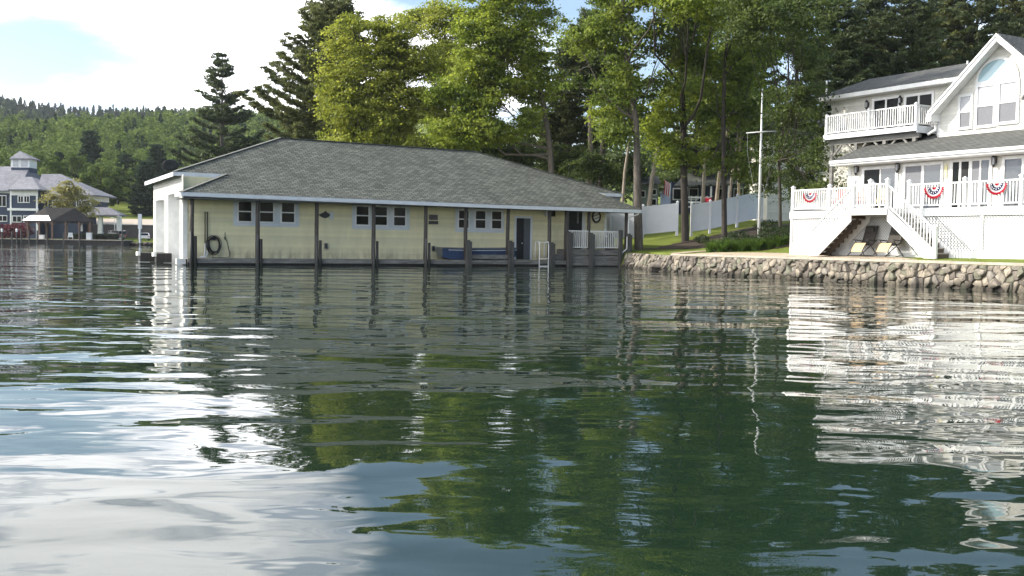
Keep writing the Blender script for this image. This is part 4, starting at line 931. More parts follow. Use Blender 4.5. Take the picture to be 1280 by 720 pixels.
u0, u1, z0, z1 = hw(1031, 1040, 132, 148, VWG); sash_window(hs, u0, u1, z0, z1, VWG, .1, M_GLASS, M_WHITE)
for px, py in ((1086, 131), (1127.7, 125.5)): lantern(px, py, VWG, hs, .9)
bd = MB(); bd.box(uB0, uB1, VBL, VWG - .03, ZB - .06, ZB); balc = bd.build('balcony', M_TREAD, hs)
f = MB(); f.box(uB0 - .03, uB1 + .03, VBL - .05, VBL - .002, ZB - .22, ZB + .02); f.box(uB1 + .002, uB1 + .05, VBL, VWG - .03, ZB - .3, ZB + .02); f.box(uB0 - .05, uB0 - .002, VBL, VWG, ZB - .3, ZB + .02); f.build('balcony_fascia', M_TRIMW, balc)
bm_ = MB(); bm_.box(uB0 + .1, uB1 - .05, VBL + .25, VBL + .4, ZB - .5, ZB - .07); bm_.box(uB0 + .1, uB1 - .05, VWG - .3, VWG - .1, ZB - .4, ZB - .07); bm_.build('balcony_beam', M_PLANK, balc)
us_ = [uB0 + .06, hu(1085, VBL, ZB + .6), hu(1144, VBL, ZB + .6)]
for a, b in zip(us_[:-1], us_[1:]): railing(balc, (a, VBL + .06, ZB), (b, VBL + .06, ZB), .95, .13)
for a in us_: rpost(balc, a, VBL + .06, ZB, 1.0, .11)
railing(balc, (uB1 - .06, VBL + .06, ZB), (uB1 - .06, VWG - .1, ZB), .95, .13); railing(balc, (uB0 + .06, VBL + .06, ZB), (uB0 + .06, VWG - .1, ZB), .95, .13)
pz = lambda u, v: zpr(v) if u > -.45 else gz(*HF.pt(u, v)[:2]) - .3
vP = VBL + .32
for px in (1040.6, 1070.8, 1106.7, 1144):
    u = hu(px, vP, 6.9); b = MB(); b.box(u - .09, u + .09, vP - .07, vP + .07, pz(u, vP) + .01, ZB - .5)
    for s_ in (-1, 1):
        if (px == 1144 and s_ > 0) or (px == 1040.6 and s_ < 0): continue
        b.bar((u + s_ * .09, vP, ZB - 1.0), (u + s_ * .62, vP, ZB - .5), .08, .09)
    b.build('balcony_post', M_PLANK, balc)
# --- buntings hung on the deck railing
def bunting(px, py, label, v=VR - .07, w=.62):
    u, z = HF.uz(px, py, v); t = thing('pleated_bunting', label, 'bunting', HF.pt(u, v, z), HF.ang, 'red white and blue fan buntings on the deck railing')
    n = 36
    def band(r0, r1, name, mt):
        m = MB(); vs = []; fs = []
        for r in (r0, (r0 + r1) / 2, r1):
            for j in range(n + 1):
                th = math.pi * j / n; pl = (.5 + .5 * math.cos(j * math.pi)) * .035 * (r / w); scal = 1 + (.05 * abs(math.sin(j * math.pi / 4)) if r == r1 and r1 == 1 else 0)
                vs.append((-w * r * scal * math.cos(th), -pl, -w * 1.0 * r * scal * math.sin(th)))
        for a in range(2):
            for j in range(n): fs.append((a * (n + 1) + j, a * (n + 1) + j + 1, (a + 1) * (n + 1) + j + 1, (a + 1) * (n + 1) + j))
        m.add(vs, fs).build(name, mt, t)
    band(.82, 1.0, 'red_band', M_RED); band(.66, .82, 'white_band', M_WCLOTH); band(.38, .66, 'blue_band', M_BLUEC); band(.22, .38, 'white_band', M_WCLOTH); band(.02, .22, 'red_band', M_RED)
    st = MB()
    for j in range(7):
        th = math.pi * (j + .5) / 7; c = (-w * .52 * math.cos(th), -.045, -w * .52 * math.sin(th)); pts = []
        for k in range(10): rr = .03 if k % 2 == 0 else .013; a = math.pi / 2 + k * math.pi / 5; pts.append((c[0] + rr * math.cos(a), c[1], c[2] + rr * math.sin(a)))
        st.prism(pts, (0, -.004, 0))
    st.build('star', M_WCLOTH, t)
bunting(1013, 241.5, 'fan bunting on the deck railing left of the stairs', w=.4)
bunting(1168, 234, 'fan bunting between the right stair top and the glazed doors', w=.44)
bunting(1246.5, 229, 'fan bunting below the lantern at the far right of the railing', w=.42)
# --- reclining chairs under the landing
def lounger(px, label):
    u = hu(px, -.55, 1.3); t = thing('reclining_chair', label, 'chair', HF.pt(u, -.55, GZ + .02), HF.ang, 'folding recliners under the stair landing')
    fr = MB()
    for s_ in (-1, 1):
        x = s_ * .33
        fr.tube([(x, -.62, 0), (x, .3, .62), (x, .34, .66)], .018, 6); fr.tube([(x, .42, 0), (x, -.16, .62)], .018, 6); fr.tube([(x, -.62, .02), (x, .42, .02)], .016, 6)
        fr.tube([(x * .9, -.45, .2), (x * .9, -.2, .54), (x * .9, .18, .46), (x * .9, .46, 1.24)], .018, 6)
    fr.tube([(-.33, -.62, .02), (.33, -.62, .02)], .016, 6); fr.tube([(-.33, .42, .02), (.33, .42, .02)], .016, 6); fr.tube([(-.3, .46, 1.24), (.3, .46, 1.24)], .018, 6)
    fr.build('frame', M_BLACK, t)
    def panel(pts, mt, nm, th=.02):
        m = MB(); n = len(pts); vs = [(x, y, z) for y, z in pts for x in (-.28, .28)]; fs = [(2 * i, 2 * i + 1, 2 * i + 3, 2 * i + 2) for i in range(n - 1)]
        o = m.add(vs, fs).build(nm, mt, t); sm = o.modifiers.new('shell', 'SOLIDIFY'); sm.thickness = th
    panel([(-.46, .17), (-.38, .32), (-.29, .45), (-.2, .53)], M_TAN, 'foot_rest'); panel([(-.2, .53), (0, .47), (.17, .45)], M_DFAB, 'seat'); panel([(.18, .46), (.28, .74), (.36, .97), (.45, 1.22)], M_DFAB, 'backrest')
    MB().box(-.2, .2, .3, .36, 1.0, 1.16).build('headrest', M_DFAB, t)
    for s_ in (-1, 1): MB().bar((s_ * .36, -.25, .66), (s_ * .36, .3, .62), .06, .035).build('armrest', M_BLACK, t)
lounger(1080, 'folding recliner with tan foot rest, the one fully clear of the right stair')
lounger(1112, 'folding recliner with tan foot rest, partly behind the right stair')
# --- deck furniture behind the railing
def patio_chair(px, v, mt, label, rz=0):
    u = hu(px, v, 3.5); t = thing('patio_chair', label, 'chair', HF.pt(u, v, ZD + .005), HF.ang + rz, 'cushioned patio chairs on the deck')
    MB().box(-.28, .28, -.28, .26, .36, .48).build('seat_cushion', mt, t); b = MB(); b.bar((0, .24, .46), (0, .36, 1.0), .54, .1, (0, 1, 0)); b.build('back_cushion', mt, t)
    for x in (-.27, .27):
        for y in (-.26, .28): MB().tube([(x, y, 0), (x, y, .4)], .02, 6).build('leg', M_BLACK, t)
        MB().bar((x, -.28, .62), (x, .3, .62), .05, .03).build('armrest', M_BLACK, t)
patio_chair(1049, 1.6, mat('brick_red_cushion', (.4, .12, .1), .85, .2, 6), 'red cushioned patio chair at the left end of the deck', .3)
patio_chair(1071, 1.9, mat('faded_red_cushion', (.5, .25, .2), .85, .2, 6), 'faded red patio chair behind the middle of the landing railing', -.2)
patio_chair(1099, 1.7, mat('tan_cushion', (.6, .4, .22), .85, .2, 6), 'tan cushioned patio chair on the deck before the glazed door', .1)
for px, lb in ((1051, 'small dark chair at the shaded end of the balcony'), (1128, 'small dark chair on the balcony between the two glazed doors')):
    u = hu(px, VWG - .8, ZB + .5); t = thing('balcony_chair', lb, 'chair', HF.pt(u, VWG - .8, ZB + .005), HF.ang, 'chairs on the balcony')
    MB().box(-.24, .24, -.24, .22, .4, .45).build('seat', M_BLACK, t); b = MB()
    for k in range(5): b.box(-.22 + k * .1, -.18 + k * .1, .2, .23, .45, .92)
    b.box(-.24, .24, .19, .24, .88, .95); b.build('backrest', M_BLACK, t)
    for x in (-.22, .22):
        for y in (-.22, .2): MB().box(x - .02, x + .02, y - .02, y + .02, 0, .4).build('leg', M_BLACK, t)
# ------------------------------------------------------------------ lawn: flagpole, fence, shrubs
def base_at(px, py, lo=30.0, hi=120.0):
    """where the sight line through (px, py) meets the ground"""
    d = ray(px, py); t0 = lo / d.y; prev = None
    for i in range(400):
        y = lo + (hi - lo) * i / 400; p = CAM + d * (y / d.y); h = p.z - gz(p.x, p.y)
        if prev is not None and h <= 0: return Vector((p.x, p.y, gz(p.x, p.y)))
        prev = h
    p = CAM + d * (hi / d.y); return Vector((p.x, p.y, gz(p.x, p.y)))
fp = P(948.5, 292, 60); fp = Vector((fp.x, fp.y, gz(fp.x, fp.y)))
t = thing('flagpole', 'bare white nautical flagpole with a crossarm standing in the lawn bed', 'flagpole', fp)
zt = P(949, 113, fp.y).z - fp.z; za = P(948, 165, fp.y).z - fp.z
MB().tube([(0, 0, 0), (0, 0, zt * .55), (0, 0, zt)], [.085, .075, .035], 10).build('pole', M_WHITE, t, True)
MB().tube([(-.84, .1, za - .06), (0, -.08, za), (.84, -.1, za + .06)], [.025, .04, .025], 8).build('crossarm', M_WHITE, t, True)
MB().lathe([(.32, 0), (.34, .06), (.18, .1), (.12, .22)], (0, 0, -.02), 14).build('base_collar', M_TRIMW, t)
MB().lathe([(.02, 0), (.06, .03), (.06, .06), (.02, .09)], (0, 0, zt), 10).build('truck_cap', M_ALU, t)
for x, x2 in ((-.78, -.3), (.78, .25)):
    MB().tube([(x, 0, za), (x * .98 , .02, za - 1.2), (x2, .03, 1.4 + za * .25), (x2 * .3, .04, 1.2)], .005, 4).build('halyard', M_TRIMW, t)
MB().box(-.03, .03, -.13, -.08, 1.15, 1.35).build('cleat', M_ALU, t)
# white vinyl fence, two runs with a gap for the tree
def fence(pts, label, h=1.85):
    b = [P(px, py, Y) for px, py, Y in pts]; o0 = b[0]; t = thing('vinyl_fence', label, 'fence', (o0.x, o0.y, o0.z), 0, 'white vinyl fence runs behind the lawn')
    for i in range(len(b) - 1):
        p, q = b[i] - o0, b[i + 1] - o0; d = (q - p); nrm = Vector((d.y, -d.x, 0)).normalized()
        m = MB(); z_ = Vector((0, 0, 1)); m.prism([p + z_ * .02, q + z_ * .02, q + z_ * h, p + z_ * h], nrm * .03)
        L_ = d.length; k = int(L_ / .18)
        for j in range(1, k): c = p.lerp(q, j / k); m.prism([c + z_ * .14 - d.normalized() * .085, c + z_ * .14 + d.normalized() * .085, c + z_ * (h - .12) + d.normalized() * .085, c + z_ * (h - .12) - d.normalized() * .085], nrm * .038)
        m.prism([p + z_ * (h - .1), q + z_ * (h - .1), q + z_ * (h + .02), p + z_ * (h + .02)], nrm * .055); m.prism([p + z_ * .02, q + z_ * .02, q + z_ * .14, p + z_ * .14], nrm * .055)
        m.build('fence_panel', M_FENCE, t)
    for p in b:
        p = p - o0; m = MB(); m.box(p.x - .075, p.x + .075, p.y - .1, p.y + .05, p.z - .3, p.z + h + .1); m.add([(p.x - .1, p.y - .12, p.z + h + .1), (p.x + .1, p.y - .12, p.z + h + .1), (p.x + .1, p.y + .07, p.z + h + .1), (p.x - .1, p.y + .07, p.z + h + .1), (p.x, p.y - .02, p.z + h + .2)], [(0, 1, 4), (1, 2, 4), (2, 3, 4), (3, 0, 4), (3, 2, 1, 0)])
        m.build('fence_post', M_FENCE, t)
fence([(735, 301, 71), (763, 298.5, 70), (795, 297, 69.5)], 'white vinyl fence run behind the boathouse porch')
fence([(803, 293.5, 69.5), (846, 289, 69.5)], 'single white fence panel between the two big tree trunks')
fence([(864, 290, 71), (887, 286.5, 71.5), (921, 279, 72.5), (952, 272, 73.5)], 'long white fence run stepping uphill behind the flagpole')
# planting bed
bed = [(P(x, y, Y).x, Y) for x, y, Y in ((884, 308, 55.5), (930, 308, 55), (984, 308, 54), (986, 300, 58), (975, 290, 64), (950, 280, 70), (915, 284, 69), (890, 290, 65), (862, 294, 66), (800, 297, 67.5), (800, 296, 68.8), (866, 291, 70), (900, 284, 72), (955, 273, 74), (990, 275, 74), (1010, 300, 56), (1000, 308, 52))]
bed = [bed[0], bed[1], bed[2], bed[16], bed[15], bed[14], bed[13], bed[12], bed[11], bed[10], bed[9], bed[8], bed[7]]
sheet('planting_bed', bed, M_MULCH, 0.035, 'dark mulch bed along the fence and round the flagpole', 'bed', 0.3)

def quads_obj(name, V, mt, parent=None):
    n = len(V) // 4; return np_obj(name, V, np.arange(n * 4).reshape(n, 4), mt, parent)
def leaf_quads(C, size, rng, up=0.8, aspect=0.6, fold=0.15, out=None, outw=0.0):
    N = len(C); n = rng.normal(size=(N, 3)); n[:, 2] += up
    if out is not None: n += out * outw
    n /= np.linalg.norm(n, axis=1)[:, None] + 1e-9
    t = np.cross(n, rng.normal(size=(N, 3))); t /= np.linalg.norm(t, axis=1)[:, None] + 1e-9; b = np.cross(n, t)
    L = (size * (0.5 + 1.05 * rng.random(N) ** 1.5))[:, None]
    V = np.empty((N, 4, 3)); V[:, 0] = C - t * L * .5; V[:, 1] = C + b * L * aspect * .5 + n * L * fold; V[:, 2] = C + t * L * .5; V[:, 3] = C - b * L * aspect * .5 + n * L * fold
    return V.reshape(-1, 3)
# day lily clumps
def blades(rng, n, h, w, spread):
    vs = []; fs = []
    for i in range(n):
        a = rng.random() * 6.283; r0 = spread * .35 * rng.random(); hh = h * (.6 + .5 * rng.random()); ln = spread * (.3 + .8 * rng.random()); ca, sa = math.cos(a), math.sin(a)
        prev = len(vs)
        for k in range(5):
            s = k / 4; r = r0 + ln * s ** 1.5; z = hh * (s * 1.7 - s * s * .9); ww = w * (1 - .85 * s)
            vs += [(ca * r - sa * ww, sa * r + ca * ww, z), (ca * r + sa * ww, sa * r - ca * ww, z)]
        for k in range(4): o = prev + 2 * k; fs.append((o, o + 1, o + 3, o + 2))
    return vs, fs
protos = []
for k in range(3):
    rng = np.random.default_rng(20 + k); vs, fs = blades(rng, 130, .8, .022, .75); o = MB().add(vs, fs).build('day_lily', M_HOSTA); protos.append(o)
spots = []
rg = random.Random(9)
for px in range(890, 984, 9):
    for Y in (54.6 + rg.random() * .8, 56.6 + rg.random()):
        if 940 < px < 956 and Y > 56.2: continue
        spots.append((px + rg.uniform(-3, 3), Y))
for i, (px, Y) in enumerate(spots):
    p = P(px, 306, Y); o = protos[i] if i < 3 else protos[i % 3].copy()
    if i >= 3: COL.objects.link(o)
    o.location = (p.x, p.y, gz(p.x, p.y)); o.rotation_euler = (0, 0, rg.random() * 6); k = rg.uniform(.8, 1.15); o.scale = (k, k, k * rg.uniform(.85, 1.1))
    tag(o, 'arching green day lily clump in the bed in front of the flagpole', 'plant', 'day lilies in front of the flagpole')
def shrub(px, py, Y, rx, rz_, mt, label, seed, n=1500, ls=.09, zoff=0.0, cat='shrub', name='round_shrub', group=None):
    p = P(px, py, Y); z = gz(p.x, p.y) + zoff; rng = np.random.default_rng(seed)
    d = rng.normal(size=(n, 3)); d /= np.linalg.norm(d, axis=1)[:, None]; r = (0.62 + .42 * rng.random(n))[:, None]
    lump = 1 + .18 * np.sin(d[:, :1] * 5 + seed) * np.cos(d[:, 1:2] * 6) + .12 * np.sin(d[:, 2:] * 9 + seed * 2)
    C = d * r * lump * np.array([rx, rx, rz_]); C[:, 2] += rz_ * .85; C = C[C[:, 2] > 0.0]
    t = thing(name, label, cat, (p.x, p.y, z), 0, group)
    quads_obj('foliage', leaf_quads(C, ls, rng, .6, .6, .1, d[:len(C)] * 0, 0), mt, t)
    m = MB(); rg = random.Random(seed)
    for k in range(5): a = rg.random() * 6.28; m.tube([(0, 0, -.05), (math.cos(a) * rx * .3, math.sin(a) * rx * .3, rz_ * .6), (math.cos(a) * rx * .6, math.sin(a) * rx * .6, rz_ * 1.2)], [.03, .02, .01], 5)
    m.build('stem', M_BARKD, t)
    return t
shrub(924, 297, 61, .95, .5, M_SHRUB, 'low dark spreading shrub left of the flagpole', 31, 2400)
shrub(968, 299, 55.6, 1.05, .6, M_SHRUB, 'dark rounded shrub right of the flagpole near the deck', 32, 2600)
shrub(985, 296, 58, .7, .55, M_SHRUB, 'small dark shrub against the deck corner', 33, 1500)
shrub(878, 288, 68, .5, .3, M_SHRUB, 'tiny low shrub at the foot of the fence beside the trunk', 34, 700)
shrub(960, 283, 69, .9, .45, M_SHRUB, 'low shrub in shade behind the flagpole by the fence end', 35, 1500)
# ------------------------------------------------------------------ houses beyond the fence
def pbox(mb, x0, x1, y0, y1, Y, depth=.1):
    a = P(x0, y1, Y); b = P(x1, y0, Y); mb.box(a.x, b.x, Y - .0, Y + depth, min(a.z, b.z), max(a.z, b.z)); return mb
t = thing('dark_cottage', 'dark cottage with pale roof and white porch behind the fence and trees', 'house', P(880, 262, 96)); o_ = Vector(t.location)
def rel(mb): mb.v = [tuple(Vector(p) - o_) for p in mb.v]; return mb
rel(pbox(MB(), 838, 932, 229, 275, 98, 7)).build('wall', M_NAVY, t)
a, b, c, d = P(842, 232, 95.5), P(930, 229, 95.5), P(912, 216, 101), P(858, 217, 101)
rel(MB().roof([[a, b, c, d]], .15)).build('roof', M_SHIN, t)
for x0, x1 in ((842, 853), (862, 872), (898, 906), (918, 928)):
    m = rel(pbox(MB(), x0 - 1.2, x1 + 1.2, 235, 250, 97.9, .06)).build('window', M_WHITE, t); rel(pbox(MB(), x0, x1, 236.5, 248.5, 97.84, .05)).build('pane', M_GLASS, m)
for x in (859, 889, 911): rel(pbox(MB(), x - 1.6, x + 1.2, 232, 270, 95.6, .2)).build('porch_column', M_WHITE, t)
m = MB()
for yy in (246, 252, 258): pbox(m, 858, 890, yy, yy + 1.7, 95.5, .08)
for x in (858, 864, 870, 876, 884, 890): pbox(m, x - .7, x + .7, 245, 262, 95.45, .06)
rel(m).build('porch_railing', M_WHITE, t)
t = thing('green_shed', 'grey green outbuilding with small windows behind the trunks', 'shed', P(812, 262, 92)); o_ = Vector(t.location)
rel(pbox(MB(), 797, 823, 229, 275, 92, 4)).build('wall', mat('grey_green_siding', (.14, .17, .155), .8, .2, 2), t); a, b, c, d = P(794, 229, 91), P(826, 229, 91), P(822, 220, 94), P(798, 220, 94)
rel(MB().roof([[a, b, c, d]], .12)).build('roof', M_SHIN2, t)
for x0, x1, y0, y1 in ((799, 806, 239, 246), (814, 820, 237, 243), (812, 820, 249, 256)):
    m = rel(pbox(MB(), x0 - .9, x1 + .9, y0 - .9, y1 + .9, 91.95, .05)).build('window', M_WHITE, t); rel(pbox(MB(), x0, x1, y0, y1, 91.9, .04)).build('pane', M_GLASS, m)
# flag on the cottage
p = P(831, 236, 95); t = thing('small_flag', 'small red striped flag drooping from a short pole at the cottage corner', 'flag', p)
MB().tube([(.25, .3, -.1), (-.05, 0, .85)], .025, 6).build('pole', M_WHITE, t)
for k in range(6):
    m = MB(); vs = []
    for s_ in range(6): vs += [(-.05 + k * .09 + .03 * math.sin(s_), -.03 * math.sin(s_ * 1.4 + k), .8 - s_ * .26 - k * .05), (-.05 + (k + 1) * .09 + .03 * math.sin(s_), -.03 * math.sin(s_ * 1.4 + k + 1), .8 - s_ * .26 - (k + 1) * .05)]
    m.add(vs, [(2 * s_, 2 * s_ + 1, 2 * s_ + 3, 2 * s_ + 2) for s_ in range(5)]).build('stripe', M_RED if k % 2 == 0 else M_WCLOTH, t)
shrub(885, 250, 84, .4, .35, mat('red_flower', (.6, .03, .08), .7, .3, 8), 'ball of bright red flowers above the fence top', 41, 500, .12, 1.2, 'flowers', 'red_flowers')
p = P(895, 262, 86); t = thing('covered_grill', 'black covered grill behind the fence beside the red flowers', 'grill', (p.x, p.y, gz(p.x, p.y))); zz = P(895, 245, 86).z - gz(p.x, p.y)
MB().prism([(-.75, 0, zz * .55), (.8, 0, zz * .55), (.75, 0, zz * .9), (.3, 0, zz), (-.3, 0, zz * .98), (-.7, 0, zz * .8)], (0, .7, 0)).build('cover', M_BLACK, t)
for x in (-.5, .5):
    for y in (.1, .6): MB().tube([(x, y, 0), (x, y, zz * .56)], .04, 6).build('leg', M_BLACK, t)
# white neighbouring house in the trees
t = thing('white_cottage', 'white sided neighbouring house half hidden by the leaves left of the lake house', 'house', P(1000, 275, 76)); o_ = Vector(t.location)
m = MB(); a = P(962, 276, 76); b = P(1052, 150, 76); m.siding(a.x - .2, b.x, 76, a.z - .5, P(1000, 172, 76).z, .14, .02); m.box(a.x - .2, b.x, 76.01, 82, a.z - .6, P(1000, 172, 76).z); rel(m).build('wall', M_CREAM, t)
a, b, c, d = P(956, 174, 75.4), P(1054, 172, 75.4), P(1054, 150, 79), P(956, 152, 79)
rel(MB().roof([[a, b, c, d]], .14)).build('roof', M_SHIN2, t)
for x0, x1, y0, y1 in ((984, 992, 200, 218), (1010, 1019, 198, 216)):
    m = rel(pbox(MB(), x0 - 1.2, x1 + 1.2, y0 - 1.2, y1 + 1.2, 75.94, .04)).build('window', M_WHITE, t); rel(pbox(MB(), x0, x1, y0, y1, 75.9, .03)).build('pane', M_GLASS, m)
# ------------------------------------------------------------------ trees
def tree_root(name, label, px, py, Y, group=None):
    p = P(px, py, Y); z = gz(p.x, p.y)
    return thing(name, label, 'tree', (p.x, p.y, z), 0, group), Vector((p.x, p.y, z))
def broadleaf(name, label, Y, path, ells, r0, r1, leaf, bark, seed, dens=1.0, ls=.21, per=92, clump=.72, limbs=12, group=None, dY=0.0):
    """trunk along the given line, limbs reaching into lobes of leaf clumps"""
    rng = np.random.default_rng(seed); t, o = tree_root(name, label, path[0][0], path[0][1], Y, group)
    tp = [Vector((0, 0, -.3))]
    for i, (px, py) in enumerate(path[1:]): tp.append(P(px, py, Y + dY * (i + 1)) - o)
    if len(path) < 3: tp.insert(1, tp[0].lerp(tp[-1], .5) + Vector((.1, 0, 0)))
    m = MB(); k = len(tp); m.tube([tp[0] - Vector((0, 0, .3))] + tp, [r0 * 1.25] + [r0 + (r1 - r0) * i / (k - 1) for i in range(k)], 10)
    s = Y / F; cl = []; reach = []
    mains = []
    for e_ in ells:
        cx, cy, rx, ry = e_[:4]; c = np.array(P(cx, cy, Y) - o)
        if len(e_) > 4: c = np.array(P(cx, cy, Y + e_[4]) - o)
        R_ = np.array([rx * s, rx * s * .8, ry * s])
        n = int(dens * 8.2 * (R_[0] * R_[1] * R_[2]) ** (2 / 3) / (clump ** 2) ) + 6
        d = rng.normal(size=(n, 3)); d /= np.linalg.norm(d, axis=1)[:, None]
        lob = 1 + .22 * np.sin(d[:, 0] * 4 + seed) * np.sin(d[:, 2] * 5 + 1) + .12 * np.sin(d[:, 1] * 9 + seed)
        C = c + d * R_ * (rng.random(n) ** .42 * lob)[:, None]
        C = C[(np.sin(C[:, 0] * 1.25 + seed) + np.sin(C[:, 1] * 1.1 + seed * 3) + np.sin(C[:, 2] * 1.8 + seed * 2)) > -.6]; n = len(C); cl.append(C)
        mains.append((c, [C[i] for i in rng.choice(n, min(n, max(4, int(limbs * n / 90))), False)]))
    C = np.vstack(cl)
    def trunk_at(z):
        for i in range(len(tp) - 1):
            if tp[i].z <= z <= tp[i + 1].z: return tp[i].lerp(tp[i + 1], (z - tp[i].z) / max(1e-6, tp[i + 1].z - tp[i].z)), r0 + (r1 - r0) * (i + .5) / (k - 1)
        return (tp[-1], r1) if z > tp[-1].z else (tp[0], r0)
    zlo = max(C[:, 2].min() - 1, tp[-1].z * .35)
    top = tp[-1]
    for c, qs in mains:
        c = Vector(c); hd = math.hypot(c.x - top.x, c.y - top.y); st, rr = trunk_at(max(zlo + rng.random() * 1.2, min(top.z, c.z - min(hd * .8, 4.0) - .8)))
        b = min(rr * .55, .03 + .013 * (c - st).length); md = st.lerp(c, .5) + Vector((0, 0, -.1 * (c - st).length)) + Vector(rng.normal(size=3) * .3); e = c.lerp(top if c.z < top.z else c, .12)
        lp = [st, st.lerp(md, .5) + Vector(rng.normal(size=3) * .12), md, md.lerp(e, .5) + Vector(rng.normal(size=3) * .15), e]
        m.tube(lp, [b, b * .85, b * .65, b * .45, b * .25], 6, False)
        for q in qs:
            q = Vector(q); k_ = (1 if (e - st).length < 6 else 2.3) + rng.random() * (2.9 if (e - st).length < 6 else 1.6); i_ = int(k_); s0 = lp[i_].lerp(lp[min(4, i_ + 1)], k_ - i_); bb = b * (.45 - .07 * k_)
            mm = s0.lerp(q, .5) + Vector(rng.normal(size=3) * .18) + Vector((0, 0, .05 * (q - s0).length)); m.tube([s0, mm, q], [bb, bb * .6, .01], 5, False)
    m.build('trunk', bark, t, True)
    n = len(C); per_n = rng.integers(int(per * .6), int(per * 1.4), n); idx = np.repeat(np.arange(n), per_n); N = len(idx)
    csz = (.55 + 1.0 * rng.random(n))[idx][:, None]; off = rng.normal(size=(N, 3)) * np.array([clump * .52, clump * .52, clump * .19]) * csz; off[:, 2] -= .12 * (off[:, 0] ** 2 + off[:, 1] ** 2)
    out = C[idx] - np.array(C.mean(0)); out /= np.linalg.norm(out, axis=1)[:, None] + 1e-6
    quads_obj('crown', leaf_quads(C[idx] + off, ls, rng, .9, .62, .12, out, .5), leaf, t)
    return t
def pine_mesh(H, base, rad, seed, whorls=22, per=46, nb=5, needle=.34, droop=.1, lean=(0, 0), left=1.0, right=1.0, gap=.12, top_r=.12, prof=None, twig=.9):
    rng = np.random.default_rng(seed); m = MB(); cs = []; tips = []
    tr = [Vector((lean[0] * (i / 6) ** 2 + rng.normal() * .05, lean[1] * (i / 6) ** 2, H * i / 6 - .4 * (i == 0))) for i in range(7)]
    r0 = .014 * H + .06; m.tube(tr, [r0 * (1 - .9 * i / 6) for i in range(7)], 8)
    prof = prof or (lambda t: (1 - t) ** .75 * (.55 + .45 * min(1, t / .18)) + top_r)
    for w in range(whorls):
        t = (w + .3 * rng.random()) / whorls; z = base + (H - base) * t; fi = z / H * 6; i0 = min(5, int(fi)); c = tr[i0].lerp(tr[i0 + 1], fi - i0)
        a0 = rng.random() * 6.283
        for j in range(nb):
            if rng.random() < gap: continue
            a = a0 + j * 6.283 / nb + rng.normal() * .25; L = rad * prof(t) * (.7 + .5 * rng.random()); L *= left if math.cos(a) < -.2 else (right if math.cos(a) > .2 else 1)
            d = np.array([math.cos(a), math.sin(a), 0]); pts = []
            for q in range(5):
                s = q / 4; pts.append(np.array(c) + d * L * s + np.array([0, 0, L * ((.28 * t + .06) * s - droop * s + .22 * s * s * s)]))
            m.tube([Vector(p) for p in pts], [.045 * (1 - t * .6), .035, .028, .018, .008], 5, False)
            nn = max(3, int(L / .3))
            for q in range(nn):
                s = .22 + .78 * (q + rng.random()) / nn; kx = s * 4; i1 = min(3, int(kx)); p = pts[i1] + (pts[i1 + 1] - pts[i1]) * (kx - i1)
                side = np.array([-d[1], d[0], 0]) * rng.normal() * .33 * (1.15 - s * .6) * min(L, 2.6) * .6
                cs.append(np.append(p + side + np.array([0, 0, .05]), [d[0] + side[0] * .5, d[1] + side[1] * .5]))
    cs = np.array(cs); n = len(cs); idx = np.repeat(np.arange(n), per); N = len(idx)
    C = cs[idx, :3] + rng.normal(size=(N, 3)) * np.array([.24, .24, .08]) * twig
    dr = np.column_stack([cs[idx, 3], cs[idx, 4], np.full(N, .35)]) + rng.normal(size=(N, 3)) * .75; dr /= np.linalg.norm(dr, axis=1)[:, None]
    sd = np.cross(dr, rng.normal(size=(N, 3))); sd /= np.linalg.norm(sd, axis=1)[:, None] + 1e-9
    L = (needle * (.6 + .8 * rng.random(N)))[:, None]; wd = L * .17
    V = np.empty((N, 4, 3)); V[:, 0] = C - dr * L * .5; V[:, 1] = C + sd * wd; V[:, 2] = C + dr * L * .5; V[:, 3] = C - sd * wd
    return m, V.reshape(-1, 3)
def pine(name, label, px, top, Y, rad, seed, mt=None, bark=None, base_py=None, group=None, **kw):
    p = P(px, 280, Y); z = gz(p.x, p.y); H = P(px, top, Y).z - z
    base = (P(px, base_py, Y).z - z) if base_py else H * .3
    t = thing(name, label, 'tree', (p.x, p.y, z), 0, group); m, V = pine_mesh(H, base, rad, seed, **kw)
    m.build('trunk', bark or M_BARK, t, True); quads_obj('crown', V, mt or M_NEED, t); return t

# --- broadleaf trees round the boathouse
broadleaf('maple_tree', 'yellow green maple right of the big white pine, behind the boathouse ridge', 84, [(482, 262), (478, 200), (486, 130), (474, 70)],
    [(470, 108, 64, 66), (428, 112, 36, 46), (516, 92, 52, 58), (455, 52, 42, 34), (475, 165, 70, 30), (530, 150, 52, 40), (500, 55, 44, 34)], .3, .07, M_LEAFY, M_BARKD, 1, 1.3)
broadleaf('maple_tree', 'tall thin crowned maple with reddish yellow upper leaves against the sky', 93, [(560, 262), (562, 180), (558, 100), (556, 30)],
    [(545, 55, 46, 46), (585, 40, 46, 42), (520, 32, 30, 26), (572, 95, 58, 48), (540, 6, 36, 18), (620, 60, 40, 50)], .3, .06, M_LEAFY, M_BARKD, 2, 1.05, limbs=24)
broadleaf('maple_tree', 'bright green maple with leaning dark trunk rising behind the boathouse roof', 80, [(694, 240), (688, 190), (680, 130), (668, 80), (648, 25)],
    [(622, 70, 58, 52), (588, 112, 52, 44), (650, 30, 44, 34), (660, 105, 36, 40), (600, 160, 58, 24), (560, 130, 32, 34), (640, 150, 44, 26), (575, 168, 46, 22), (610, 30, 50, 34), (640, 75, 48, 50), (655, -28, 46, 34), (612, -14, 34, 26)], .27, .06, M_LEAFB, M_BARK, 3, 1.2, limbs=24)
